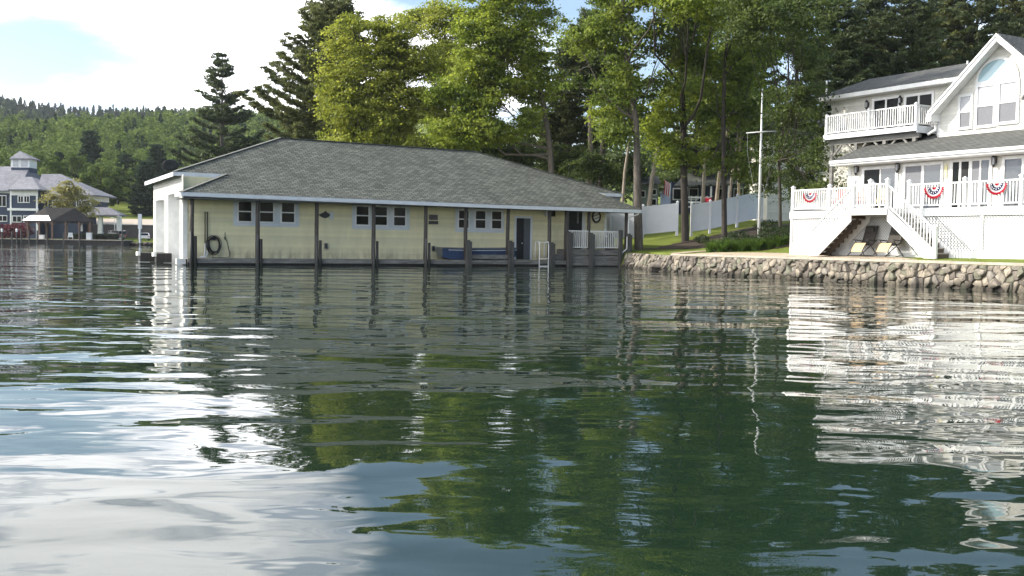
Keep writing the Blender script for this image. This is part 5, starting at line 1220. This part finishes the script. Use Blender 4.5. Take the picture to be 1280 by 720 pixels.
broadleaf('maple_tree', 'big forked maple beside the right end of the boathouse', 67.3, [(799, 296), (797, 240), (796, 190), (795, 150), (784, 90), (778, 20), (785, -60)],
    [(780, 60, 76, 52), (740, 40, 44, 40), (835, 70, 52, 46), (795, 5, 90, 36), (765, 115, 52, 28), (722, 85, 28, 26), (840, 20, 50, 40), (776, 160, 36, 20), (800, -70, 100, 60), (860, -60, 60, 50, -9)], .29, .07, M_LEAF, M_BARK, 4, .68, limbs=22)  # nearer lobe above the view added to shade the balcony wing
broadleaf('maple_tree', 'straight dark trunked maple standing in the gap of the white fence', 70, [(857, 292), (855, 220), (854, 150), (852, 80), (850, 10), (855, -70)],
    [(862, 62, 46, 46), (885, 10, 60, 40), (846, 196, 42, 14), (868, 165, 44, 16), (838, 150, 40, 24), (878, 120, 40, 28), (830, 178, 26, 10), (870, -80, 80, 60), (858, -18, 54, 40, -14), (812, -48, 54, 40, -13), (902, 8, 40, 30, -14.5), (885, -70, 60, 50, -12)], .27, .07, M_LEAFB, M_BARKD, 5, .66, limbs=20)  # high lobes pulled nearer, put in to cast shade on the balcony wing
broadleaf('maple_tree', 'slender dark trunked maple in front of the long white fence', 68, [(906, 286), (905, 220), (904, 150), (906, 80), (912, 20), (918, -60)],
    [(918, 55, 48, 50), (945, 110, 40, 40), (892, 120, 36, 36), (935, 5, 60, 36), (898, 196, 36, 18), (930, 180, 40, 24), (940, 215, 28, 16), (965, 40, 36, 40), (920, -70, 60, 50), (935, -60, 44, 40, -7)], .19, .05, M_LEAF, M_BARKD, 6, .7, limbs=20)  # unseen top lobes added for shade on the balcony wing
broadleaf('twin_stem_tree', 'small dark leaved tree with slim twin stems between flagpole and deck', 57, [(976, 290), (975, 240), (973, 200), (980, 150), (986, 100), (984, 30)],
    [(994, 135, 34, 44, -2), (965, 165, 32, 40, 7), (1004, 90, 30, 36, -4), (994, 200, 34, 30), (1002, 232, 34, 24), (958, 225, 26, 22, 7), (1016, 175, 22, 36, -2), (990, 60, 30, 30, -3), (1024, 190, 16, 36, -4), (1012, 115, 22, 34, -4), (1028, 238, 14, 16, -4), (995, 22, 38, 38, -8), (958, 22, 36, 36, -6), (924, 30, 32, 30, -4.5), (996, -24, 40, 34, -8), (958, -16, 38, 32, -6), (922, -8, 36, 32, -4.5)], .1, .03, M_LEAFD, M_BARKD, 7, .9, ls=.15, per=84, clump=.62, limbs=22)  # high nearer lobes shaped to shade the balcony wing
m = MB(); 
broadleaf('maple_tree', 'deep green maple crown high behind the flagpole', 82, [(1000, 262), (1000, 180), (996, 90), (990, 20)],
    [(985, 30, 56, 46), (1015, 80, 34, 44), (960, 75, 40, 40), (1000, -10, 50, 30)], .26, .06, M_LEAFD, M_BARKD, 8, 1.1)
broadleaf('pale_trunk_tree', 'pale leaning trunk rising right beside the boathouse eave', 74, [(775, 262), (781, 215), (789, 160), (792, 110)], [(790, 120, 34, 26), (765, 135, 30, 24), (812, 140, 30, 22)], .13, .05, M_LEAFB, M_BARKP, 9, .9)
broadleaf('pale_trunk_tree', 'pale leaning trunk in front of the grey green outbuilding', 80, [(808, 268), (815, 225), (824, 175), (830, 120)], [(830, 125, 34, 30), (812, 150, 30, 20), (846, 100, 30, 26)], .22, .06, M_LEAFB, M_BARKP, 10, .9)
broadleaf('pale_trunk_tree', 'pale straight trunk behind the fence in front of the dark cottage porch', 80, [(878, 262), (880, 220), (884, 160), (886, 90)], [(888, 90, 40, 36), (872, 130, 34, 26)], .16, .06, M_LEAF, M_BARKP, 11, .9)
broadleaf('pale_trunk_tree', 'pale trunk leaning right behind the fence near the red flowers', 82, [(893, 262), (899, 218), (910, 160), (920, 100)], [(922, 100, 40, 36), (905, 140, 34, 26)], .17, .06, M_LEAF, M_BARKP, 12, .9)
broadleaf('pale_trunk_tree', 'thin pale trunk leaning right above the upper end of the fence', 80, [(909, 258), (915, 218), (921, 180), (926, 130)], [(928, 130, 34, 30), (950, 150, 30, 24)], .12, .05, M_LEAFB, M_BARKP, 13, .9)
broadleaf('pale_trunk_tree', 'upright pale trunk between the flagpole and the fence end', 82, [(923, 258), (924, 205), (927, 150), (930, 90)], [(935, 80, 40, 40), (950, 120, 34, 28)], .12, .05, M_LEAF, M_BARKP, 14, .9)
for i, (cx, cy, rx, ry, Y) in enumerate(((610, 186, 40, 18, 90), (655, 196, 36, 22, 92), (706, 200, 34, 26, 90), (742, 212, 34, 22, 86), (776, 205, 30, 24, 92), (840, 230, 30, 22, 104), (560, 180, 40, 16, 94), (500, 182, 44, 14, 92), (905, 225, 36, 20, 106), (690, 150, 30, 40, 98), (745, 150, 34, 44, 96))):
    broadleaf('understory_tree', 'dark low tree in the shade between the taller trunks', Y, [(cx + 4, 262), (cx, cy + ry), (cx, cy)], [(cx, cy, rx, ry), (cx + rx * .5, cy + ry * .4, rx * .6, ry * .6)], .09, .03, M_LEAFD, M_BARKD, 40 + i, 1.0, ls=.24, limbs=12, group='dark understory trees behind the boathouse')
# --- pines
pine('white_pine', 'big white pine with long boughs sweeping left above the boathouse roof', 424, 2, 95, 6.6, 51, M_NEEDL, base_py=200, whorls=34, per=52, nb=6, left=1.18, right=.7, droop=.02, gap=.05, top_r=.14, twig=.85)
pine('white_pine', 'lone tall pine on the skyline left of the boathouse roof', 277, 66, 165, 6.2, 52, M_NEED, base_py=215, whorls=23, per=30, nb=6, droop=.03, gap=.36, needle=.5, twig=1.2, top_r=.1, prof=lambda t: (1 - t) ** .95 * (.7 + .5 * abs(math.sin(t * 17 + 1))) + .1)
pine('white_pine', 'tall pine with sunlit bare pale trunk right of the boathouse ridge', 736, 12, 89, 3.6, 53, M_NEED, M_BARKP, base_py=112, whorls=14, per=50, gap=.2)
pine('white_pine', 'dark pine just left of the pale trunked pine', 708, 52, 96, 3.6, 54, M_NEEDL, base_py=215, whorls=22, per=50, gap=.1)
pine('white_pine', 'dark trunked pine just right of the pale trunked pine', 752, -5, 88, 3.4, 55, M_NEED, M_BARKD, base_py=120, whorls=14, per=48, gap=.15)
pine('white_pine', 'dark pine rising behind the fence gap', 868, -25, 100, 4.2, 56, M_NEED, M_BARKD, base_py=210, whorls=24, per=50)
pine('white_pine', 'dark pine in the shade behind the slender maple', 932, 0, 98, 4.2, 57, M_NEED, M_BARKD, base_py=220, whorls=24, per=50)
for i, (px, top, Y, r, mt, lb) in enumerate(((1040, -30, 88, 3.6, M_NEED, 'dark pine at the left end of the balcony wing roof'), (1078, -12, 92, 3.8, M_NEED, 'dark pine behind the roof of the balcony wing, second from its left end'),
    (1122, -45, 90, 4.4, M_NEED, 'dark pine behind the middle of the balcony wing roof'), (1170, -25, 96, 4.6, M_NEEDL, 'greener pine behind the right part of the balcony wing roof'), (1212, -50, 94, 4.6, M_NEED, 'tall pine behind the white vent pipe left of the gable'),
    (1262, -30, 98, 4.8, M_NEEDL, 'pine rising right behind the gable peak'), (1310, -60, 90, 4.6, M_NEED, 'pine at the right edge beyond the gable'))):
    pine('white_pine', lb, px, top, Y, r, 60 + i, mt, M_BARKD, base_py=175, whorls=22, per=52, nb=6, gap=.08)
# --- far wooded hills
def forest(name, label, pts, seed, mt, conifer, sc):
    rng = np.random.default_rng(seed); Cs, Os, S = [], [], []
    x, y = pts[:, 0], pts[:, 1]; z = gz_np(x, y); n = len(pts); near = np.hypot(x, y)
    V = []
    for i in range(n):
        q = near[i]; k = int(np.clip(sc * 560 * (230 / q) ** 1.0, 110, 700)); h = rng.uniform(8, 12.5); r = rng.uniform(3.0, 5.4) * (.62 if conifer else 1)
        if conifer:
            h *= rng.uniform(.85, 1.1); r *= 1.25; t = rng.random(k) ** .8; a = rng.random(k) * 6.283; rr = r * (1 - t) ** .85 * (.55 + .45 * rng.random(k)) * (.75 + .25 * np.sign(np.sin(t * 40)))
            C = np.column_stack([rr * np.cos(a), rr * np.sin(a), h * (.12 + .88 * t)]); O = np.column_stack([np.cos(a), np.sin(a), np.full(k, .5)])
        else:
            nb = 7; bc = rng.normal(size=(nb, 3)) * np.array([r * .42, r * .42, h * .17]) + np.array([0, 0, h * .6]); b = rng.integers(0, nb, k)
            d = rng.normal(size=(k, 3)); d[:, 2] = np.abs(d[:, 2]) * .9 - .25; d /= np.linalg.norm(d, axis=1)[:, None]; C = bc[b] + d * (r * .48) * (.8 + .3 * rng.random((k, 1))); O = d
        C = C + np.array([x[i], y[i], z[i]]); V.append(leaf_quads(C, np.clip(.0023 * q, .5, 1.5), rng, .45, .75, .15, O, 1.3))
    o = quads_obj(name, np.vstack(V), mt); return tag(o, label, 'forest', kind='stuff')
rng = np.random.default_rng(77)
def scatter(n, px0, px1, y0, y1, mind):
    pts = []; g = {}
    for _ in range(n * 6):
        Y = (y0 ** 2 + (y1 ** 2 - y0 ** 2) * rng.random()) ** .5; X = (rng.uniform(px0, px1) - 640) / F * Y; k = (int(X // mind), int(Y // mind))
        if any((X - a) ** 2 + (Y - b) ** 2 < mind ** 2 for i in (-1, 0, 1) for j in (-1, 0, 1) for a, b in g.get((k[0] + i, k[1] + j), ())): continue
        g.setdefault(k, []).append((X, Y)); pts.append((X, Y))
        if len(pts) >= n: break
    return np.array(pts)
pn = scatter(900, -60, 420, 268, 520, 5.5); kc = rng.random(len(pn)) < .16
forest('hillside_forest', 'light green broadleaf woods covering the near slope across the water', pn[~kc], 1, M_FAR, False, 1.0)
pf = scatter(2600, -60, 480, 520, 930, 6.5); kf = (rng.random(len(pf)) < .1) | (pf[:, 0] > -200) & (rng.random(len(pf)) < .35)
forest('conifer_forest', 'dark conifer woods along the skyline ridge', np.vstack([pn[kc], pf[~kf]]), 2, M_FARC, True, 1.0)
forest('ridge_forest', 'mixed broadleaf woods between the conifers of the far ridge', pf[kf], 3, M_FAR, False, .9)
pb_ = scatter(130, 430, 1010, 112, 185, 5.0); kb = rng.random(len(pb_)) < .55
forest('back_wood', 'dark conifer wood filling the slope behind the boathouse trees', pb_[kb], 4, M_FARC, True, 1.2)
forest('back_wood', 'broadleaf wood filling the slope behind the boathouse trees', pb_[~kb], 5, M_LEAFD, False, 1.2)
# nearest trees of the far slope, each its own
pr0 = []
for k in range(7):
    con = k >= 5; rng2 = np.random.default_rng(300 + k); t = thing('slope_conifer' if con else 'slope_tree', 'x', 'tree', (0, 0, 0))
    if con:
        m, V = pine_mesh(13, .6, 3.4, 310 + k, whorls=13, per=26, nb=6, needle=.8, twig=1.6); m.build('trunk', M_BARKD, t); quads_obj('crown', V, M_FARC, t)
    else:
        h = rng2.uniform(9, 12); r = rng2.uniform(3.6, 4.8); nb = 26; bc = rng2.normal(size=(nb, 3)); bc /= np.linalg.norm(bc, axis=1)[:, None]; bc = bc * np.array([r * .75, r * .75, h * .38]) * (rng2.random((nb, 1)) ** .4) + np.array([0, 0, h * .5])
        kq = 4200; b = rng2.integers(0, nb, kq); d = rng2.normal(size=(kq, 3)); d /= np.linalg.norm(d, axis=1)[:, None]; C = bc[b] + d * 1.15 * np.array([1, 1, .7]) * rng2.random((kq, 1)) ** .3
        m = MB(); m.tube([(0, 0, -.4), (.1, 0, h * .3), (0, .1, h * .75)], [.22, .17, .06], 7)
        for q in bc[:9]: m.tube([(0, 0, h * .3), (q[0] * .5, q[1] * .5, h * .3 + (q[2] - h * .3) * .6), tuple(q)], [.1, .06, .02], 5)
        m.build('trunk', M_BARKD, t); quads_obj('crown', leaf_quads(C, .48, rng2, .5, .7, .15, d, 1.0), M_FAR, t)
    pr0.append(t)
pts = scatter(46, -30, 330, 232, 292, 7.5); pts = pts[np.argsort(-pts[:, 1])]
for i, (X, Y) in enumerate(pts):
    k = i if i < 7 else (rg.choice((5, 6)) if (150 < X * F / Y + 640 < 206 and rg.random() < .75) else rg.choice((0, 1, 2, 3, 4)))
    t = pr0[k] if i < 7 else dup(pr0[k], (0, 0, 0), 0)
    t.location = (X, Y, gz(X, Y) - .2); t.rotation_euler = (0, 0, rg.random() * 6.28); s_ = rg.uniform(.8, 1.25); t.scale = (s_, s_, s_ * rg.uniform(.9, 1.15))
    con = k >= 5; tag(t, 'dark conifer among the front row of trees below the far hill' if con else 'rounded green broadleaf tree in the front row below the far hill', 'tree', 'conifers at the foot of the far hill' if con else 'broadleaf trees at the foot of the far hill')
# ------------------------------------------------------------------ the far shore: hotel, gazebo, dock, cars
YH = 203.0
ht = thing('blue_hotel', 'large navy blue hotel with pale grey hipped roofs and a white cupola', 'building', P(40, 300, YH)); o_ = Vector(ht.location)
def rel(mb): mb.v = [tuple(Vector(p) - o_) for p in mb.v]; return mb
def hp(mb, x0, x1, yt, yb, Y, d=.1): return pbox(mb, x0, x1, yt, yb, Y, d)
w = MB(); hp(w, -90, 13, 236, 303, YH + 2, 14); hp(w, 13, 47, 236, 303, YH - 3, 16); hp(w, 47, 113, 243, 268, YH, 9); hp(w, 47, 100, 266, 303, YH + .5, 8); rel(w).build('wall', M_NAVY, ht)
w = MB(); hp(w, -90, 13, 236, 240, YH + 1.9, .08); hp(w, 12.5, 47.5, 236.5, 244, YH - 3.1, .08); hp(w, 46, 113.5, 242.5, 250, YH - .1, 9.2); hp(w, 9, 47.5, 260.6, 263, YH - 3.3, .3); hp(w, 12.6, 14.2, 244, 303, YH - 3.1, .08); hp(w, 45.2, 47.2, 244, 303, YH - 3.1, .08); hp(w, 112, 113.6, 250, 266, YH - .1, .2); rel(w).build('white_trim', M_WHITE, ht)
def hip(x0, x1, xe0, xe1, ye, yr, Y, D, name='roof', mt=M_SHIN3, par=ht):
    a, b = P(x0, ye, Y), P(x1, ye, Y); a2, b2 = Vector((a.x, Y + D, a.z)), Vector((b.x, Y + D, b.z)); r0, r1 = P(xe0, yr, Y + D / 2), P(xe1, yr, Y + D / 2)
    m = MB().roof([[a, b, r1, r0], [b, b2, r1], [b2, a2, r0, r1], [a2, a, r0]], .25); rel(m); return m.build(name, mt, par)
hip(-95, 22, -50, 38, 238, 208, YH + 1.2, 18); hip(10, 49.5, 27, 40, 236.5, 221, YH - 4, 20); hip(45, 119, 52, 76, 243.5, 217.5, YH - 1, 11); hip(92, 150, 112, 136, 268.5, 259, YH - 4, 3.6, 'portico_roof')
w = MB(); hp(w, 100, 149, 266.5, 271, YH - 3.2, .3); rel(w).build('portico_beam', M_WHITE, ht)
for x in (124.6, 148): w = MB(); hp(w, x - 2.4, x + 2.4, 270, 299, YH - 3.4, .75); hp(w, x - 2.9, x + 2.9, 290, 299, YH - 3.5, .95); rel(w).build('portico_column', M_WHITE, ht)
for x0, x1, yt, yb, Y in ((-2, 7, 245, 257.5, YH + 1.9), (-2, 8, 270, 276, YH + 1.9), (23, 28.5, 245.5, 252.5, YH - 3.1), (30.5, 36, 245.5, 252.5, YH - 3.1), (16, 26, 270.5, 277, YH - 3.1), (30, 40, 270.5, 277, YH - 3.1), (53, 59.5, 251, 258, YH - .1), (66, 72, 251, 258, YH - .1), (80, 86, 251, 258, YH - .1), (96, 101, 251, 258, YH - .1)):
    f = MB(); hp(f, x0 - 1, x1 + 1, yt - 1, yb + 1, Y - .03, .05); f = rel(f).build('window', M_WHITE, ht); g_ = MB(); hp(g_, x0, x1, yt, yb, Y - .08, .04); rel(g_).build('pane', M_GLASS, f)
    g_ = MB(); hp(g_, (x0 + x1) / 2 - .3, (x0 + x1) / 2 + .3, yt, yb, Y - .12, .03); rel(g_).build('glazing_bar', M_WHITE, f)
YC = YH + 9
w = MB(); hp(w, 14, 36.5, 209.5, 217, YC - .2, 3.6); cb = rel(w).build('cupola', M_NAVY, ht)
w = MB(); hp(w, 13.5, 36.8, 197.5, 210, YC, 3.3); rel(w).build('cupola_wall', M_WHITE, cb)
a, b = P(11.5, 198, YC - .5), P(38.5, 198, YC - .5); a2, b2 = a + Vector((0, 4.4, 0)), b + Vector((0, 4.4, 0)); ap = P(25, 188.5, YC + 1.7)
rel(MB().roof([[a, b, ap], [b, b2, ap], [b2, a2, ap], [a2, a, ap]], .2)).build('cupola_roof', M_SHIN3, cb)
for x0, x1 in ((16.3, 22.5), (26, 34)): g_ = MB(); hp(g_, x0, x1, 200, 208, YC - .06, .04); rel(g_).build('pane', M_LGLASS, cb)
# retaining wall, road, bank
t = thing('block_wall', 'long dark grey block wall holding the road bank behind the parked cars', 'wall', P(165, 297, 206.6)); o_ = Vector(t.location)
w = MB(); a, b = P(96, 290, 206.6), P(240, 290, 206.6); w.box(a.x, b.x, 206.3, 206.8, .6, 3.75); rel(w).build('blocks', mat('dark_block', (.11, .095, .095), .9, .2, 1.2), t)
w = MB(); w.box(a.x, b.x, 206.15, 206.9, 3.75, 3.9); rel(w).build('coping', M_BGREY, t)
sheet('road', [(-125, 208.5), (-40, 208.5), (-40, 225), (-125, 225)], mat('pale_tan_road', (.46, .39, .32), .95, .15, 2), .3, 'pale tan road above the block wall', 'road', 1.5)  # road in one even pale tan
# dock
t = thing('boat_dock', 'long low timber boat dock in front of the hotel', 'dock', P(70, 303, 184.6)); o_ = Vector(t.location)
a, b = P(-60, 300, 184.6), P(161, 300, 184.6)
rel(MB().box(a.x, b.x, 182.6, 187.2, .78, .92)).build('deck', M_CONC, t); rel(MB().box(a.x + .2, b.x - .2, 182.8, 187, -.5, .77)).build('crib', M_DARKW, t)
tops = [(2.5, 286, 1), (15, 289, 0), (21, 286, 1), (26.5, 286, 0), (36.5, 288, 0), (46.5, 288, 0), (59, 289.5, 0), (79.5, 291, 0), (99.5, 287, 0), (152.8, 287, 0)]
for i, (px, py, cap_) in enumerate(tops):
    p = P(px, 300, 182.3 - .25 * (i % 2)); zt = P(px, py, p.y).z; t = thing('mooring_pile', 'slim timber mooring pile with a white cap on the far dock' if cap_ else 'plain slim timber mooring pile along the far dock', 'piling', (p.x, p.y, 0), 0, 'mooring piles along the far dock')
    MB().tube([(0, 0, -1), (0, 0, zt - (.55 if cap_ else 0))], [.13, .12], 8).build('pile', M_PILE, t); 
    if cap_: MB().lathe([(.19, 0), (.2, .45), (.1, .6)], (0, 0, zt - .56), 8).build('cap', M_WHITE, t)
p = P(175, 300, 185); t = thing('dock_sign', 'tall white board on a post at the end of the far dock', 'sign', (p.x, p.y, .3)); zt = P(175, 267.5, 185).z - .3
MB().tube([(0, 0, -.6), (0, 0, zt * .5)], .2, 8).build('post', M_TRIMW, t); MB().box(-.33, .33, -.12, .12, zt * .5, zt).build('board', M_TRIMW, t)
for px, h_, lb in ((151.5, 4.2, 'thin white lamp post beside the portico'), (143.5, 3.9, 'thin white lamp post in front of the portico')):
    p = P(px, 298, 194); t = thing('lamp_post', lb, 'lamp post', (p.x, p.y, 1.0), 0, 'lamp posts by the portico'); MB().tube([(0, 0, 0), (0, 0, h_)], .07, 6).build('post', M_WHITE, t); MB().tube([(0, 0, h_), (-.5, 0, h_ + .15), (-.8, 0, h_)], .06, 6).build('lamp_head', M_WHITE, t)
# gazebo
C_, L_, R__ = P(64, 276, 184.6), P(28, 275.5, 187.6), P(118, 276, 187.4); BK = L_ + R__ - C_; BK.z = C_.z; L_.z = R__.z = C_.z
t = thing('dock_gazebo', 'open timber gazebo with dark hipped roof on the far dock', 'gazebo', (C_.x, C_.y + 2, .92)); o_ = Vector(t.location)
r0, r1 = P(56, 259.5, 187.2), P(93, 260, 187.8)
groof_ = rel(MB().roof([[C_, R__, r1, r0], [L_, C_, r0], [BK, L_, r0, r1], [R__, BK, r1]], .2)).build('roof', M_SHIN4, t)
la, lb_ = L_.lerp(r0, .38), C_.lerp(r0, .38); up_ = Vector((-.05, -.05, .07))
rel(MB().roof([[L_ + up_, C_ + up_, lb_ + up_, la + up_]], .04)).build('pale_roof_panel', M_WHITE, groof_)  # pale roof skirt, sunlight also put into its white
pts_ = [L_.lerp(C_, .12), L_.lerp(C_, .55), C_.lerp(R__, .02), C_.lerp(R__, .35), C_.lerp(R__, .68), C_.lerp(R__, .95), BK.lerp(L_, .9), BK.lerp(L_, .45), BK.lerp(R__, .9)]
for p in pts_:
    q = p - o_; c = (Vector((C_.x, C_.y + 2, 0)) - o_); q = q.lerp(Vector((c.x, c.y, q.z)), .06); m = MB(); m.box(q.x - .16, q.x + .16, q.y - .16, q.y + .16, 0, q.z - .1)
    m.bar((q.x, q.y, q.z - 1.0), (q.x + .6, q.y + .2, q.z - .2), .1, .12); m.bar((q.x, q.y, q.z - 1.0), (q.x - .6, q.y + .2, q.z - .2), .1, .12); m.build('gazebo_post', mat('red_brown_timber', (.13, .085, .065), .8, .3, 4), t)
rel(MB().bar(L_ + Vector((.3, .3, -.25)), C_ + Vector((0, .3, -.25)), .2, .25).bar(C_ + Vector((0, .3, -.25)), R__ + Vector((-.3, .1, -.25)), .2, .25)).build('eave_beam', M_DARKW, t)
def deck_chair(px, Y, label):
    p = P(px, 298, Y); t = thing('white_deck_chair', label, 'chair', (p.x, p.y, .925), .4)
    MB().box(-.35, .35, -.35, .3, .36, .42).build('seat', M_WHITE, t); m = MB()
    for k in range(5): m.bar((-.28 + .14 * k, .25, .36), (-.3 + .15 * k, .55, 1.15), .11, .03, (0, 1, 0))
    m.build('backrest', M_WHITE, t)
    for s_ in (-1, 1):
        MB().box(s_ * .4 - .07, s_ * .4 + .07, -.45, .35, .62, .66).build('armrest', M_WHITE, t)
        for y in (-.4, .3): MB().box(s_ * .38 - .04, s_ * .38 + .04, y - .04, y + .04, 0, .62).build('leg', M_WHITE, t)
deck_chair(88, 184.6, 'white slatted deck chair under the gazebo roof'); 
p = P(52.5, 298, 184); t = thing('dock_box', 'white storage box on the dock under the gazebo', 'box', (p.x, p.y, .925)); MB().box(-.4, .4, -.3, .3, 0, .6).build('bin', M_WHITE, t); MB().box(-.44, .44, -.34, .34, .6, .7).build('lid', M_WHITE, t)
p = P(111.5, 298, 183.6); t = thing('dock_box', 'grey upright utility box on the dock right of the gazebo', 'box', (p.x, p.y, .925)); MB().box(-.42, .42, -.3, .3, 0, 1.1).build('bin', M_TRIMW, t); MB().box(-.46, .46, -.34, .34, 1.1, 1.2).build('lid', M_TRIMW, t)
p = P(101.5, 298, 187.8); t = thing('white_notice_board', 'upright white board behind the gazebo', 'sign', (p.x, p.y, .9)); zt = P(101.5, 278, 187.8).z - .9
MB().box(-.25, .25, 0, .1, zt - 1.6, zt).build('board', M_WHITE, t); MB().box(-.06, .06, .1, .16, 0, zt - .1).build('post', M_BLACK, t)
# cars
def car(px, Y, rz, L_, W_, H_, body, label, suv):
    p = P(px, 296, Y); z = gz(p.x, p.y); t = thing('parked_car', label, 'car', (p.x, p.y, z), rz)
    if suv: prof = [(-.5, .25), (-.5, .62), (-.47, .95), (-.42, 1.0), (.12, 1.0), (.2, .66), (.48, .6), (.5, .5), (.5, .25)]
    else: prof = [(-.5, .28), (-.5, .6), (-.36, .66), (-.22, .97), (.06, 1.0), (.24, .66), (.46, .58), (.5, .45), (.5, .26)]
    m = MB(); n = len(prof); 
    def rg_(w, k): return [(x * L_, w * (1 - (.12 if h > .7 else 0)), h * H_) for x, h in prof]
    a_, b_ = rg_(-W_ / 2, 0), rg_(W_ / 2, 0); m.add(a_ + b_, [tuple(range(n)), tuple(range(2 * n - 1, n - 1, -1))] + [(i, n + i, n + (i + 1) % n, (i + 1) % n) for i in range(n)])
    m.build('body', body, t)
    top = .94; lo = .68
    for s_ in (-1, 1):
        y = s_ * (W_ / 2 * .94); x0, x1, x2, x3 = ((-.45, -.02, .0, .13) if suv else (-.3, -.06, -.04, .15))
        for u0, u1 in ((x0, x1), (x2, x3)): MB().prism([(u0 * L_, y, lo * H_), (u1 * L_, y, lo * H_), ((u1 - .03) * L_, y - s_ * .04, top * H_), ((u0 + .05) * L_, y - s_ * .04, top * H_)], (0, s_ * .03, 0)).build('side_window', M_GLASS, t)
    xb = (-.5, -.475) if suv else (-.37, -.25); MB().prism([(xb[0] * L_ - .02, -W_ * .38, .68 * H_), (xb[0] * L_ - .02, W_ * .38, .68 * H_), (xb[1] * L_ - .03, W_ * .36, .93 * H_), (xb[1] * L_ - .03, -W_ * .36, .93 * H_)], (-.02, 0, .02)).build('rear_window', M_GLASS, t)
    MB().prism([(.21 * L_, -W_ * .38, .7 * H_), (.21 * L_, W_ * .38, .7 * H_), (.1 * L_, W_ * .36, .95 * H_), (.1 * L_, -W_ * .36, .95 * H_)], (.03, 0, .02)).build('windscreen', M_GLASS, t)
    for x in (-.31, .31):
        for s_ in (-1, 1):
            y = s_ * (W_ / 2 - .08); m = MB(); m.tube([(x * L_, y - .11, .34), (x * L_, y + .11, .34)], .34, 14); wh = m.build('wheel', M_BLACK, t); MB().tube([(x * L_, y + s_ * .1, .34), (x * L_, y + s_ * .125, .34)], .2, 12).build('rim', M_ALU, wh)
    for s_ in (-1, 1):
        MB().box(-.5 * L_ - .03, -.5 * L_ + .02, s_ * W_ * .4 - .14, s_ * W_ * .4 + .14, .46 * H_, .56 * H_).build('tail_light', M_RED, t); MB().box(.49 * L_, .5 * L_ + .03, s_ * W_ * .38 - .16, s_ * W_ * .38 + .16, .42 * H_, .5 * H_).build('headlight', M_LGLASS, t)
    MB().box(-.5 * L_ - .06, -.5 * L_, -W_ * .48, W_ * .48, .28 * H_, .4 * H_).build('bumper', body, t)
M_CARW = mat('white_car_paint', (.75, .75, .75), .25, .04, 2, coat=.6); M_CARB = mat('black_car_paint', (.015, .015, .017), .25, .1, 2, coat=.6)
car(180, 194, R(112), 4.6, 1.85, 1.45, M_CARW, 'white saloon car parked before the block wall', False)
car(143, 194.5, R(155), 4.3, 1.85, 1.8, M_CARB, 'black off road car parked in front of the portico columns', True)
# hedge, burgundy shrubs, shore rocks, pale tree
p = P(115, 296, 190); t = thing('clipped_hedge', 'long dark clipped hedge behind the far dock', 'hedge', (p.x, p.y, gz(p.x, p.y))); rngh = np.random.default_rng(5); C = (rngh.random((2600, 3)) - .5) * np.array([9.5, 1.4, 0]); C[:, 2] = rngh.random(2600) * 1.15
quads_obj('foliage', leaf_quads(C, .28, rngh, .5), M_SHRUB, t); MB().box(-4.6, 4.6, -.5, .5, 0, .9).build('stem', M_DARKW, t)
for px, rx, lb, sd in ((6, 2.3, 'burgundy leaved shrub at the far left edge by the dock'), (24, 2.4, 'burgundy leaved shrub left of the gazebo')) if False else ((6, 2.3, 'burgundy leaved shrub at the far left edge by the dock', 61), (24, 2.4, 'burgundy leaved shrub left of the gazebo', 62)):
    shrub(px, 290, 188.5, rx, 1.45, M_BURG, lb, sd, 1800, .34, .2, 'shrub', 'burgundy_shrub')
for i, (px, r) in enumerate(((163, .5), (168, .38), (173, .55), (178, .45), (184, .6), (189, .5), (194, .5))):
    p = P(px, 303, 185.2); boulder('shore_rock', (p.x, p.y + rg.uniform(-.3, .6), .25), r, 'rough tan rock on the far shore at the end of the dock', 70 + i, 'rocks on the far shore by the dock')
broadleaf('birch_tree', 'pale yellow green tree in front of the blue hotel, behind the gazebo', 192, [(84, 296), (84, 275), (86, 245)], [(78, 245, 22, 14), (96, 250, 20, 16), (86, 232, 16, 9), (104, 262, 12, 8), (66, 252, 12, 9)], .16, .06, M_BIRCH, M_BARKP, 15, .8, ls=.42, per=46, clump=1.3, limbs=14)

# ------------------------------------------------------------------ thin summer haze over the lake
def haze():
    m, nt, N, L = nodes('thin_haze'); out = N('ShaderNodeOutputMaterial'); v = N('ShaderNodeVolumePrincipled'); v.inputs['Color'].default_value = (.86, .92, 1.0, 1); v.inputs['Density'].default_value = .0001; v.inputs['Anisotropy'].default_value = .0
    L(v.outputs[0], out.inputs['Volume']); o = MB().box(-1480, 1480, -395, 3900, -3, 260).build('haze', m); tag(o, 'thin pale haze in the summer air over the lake and hills', 'haze', kind='stuff')
haze()
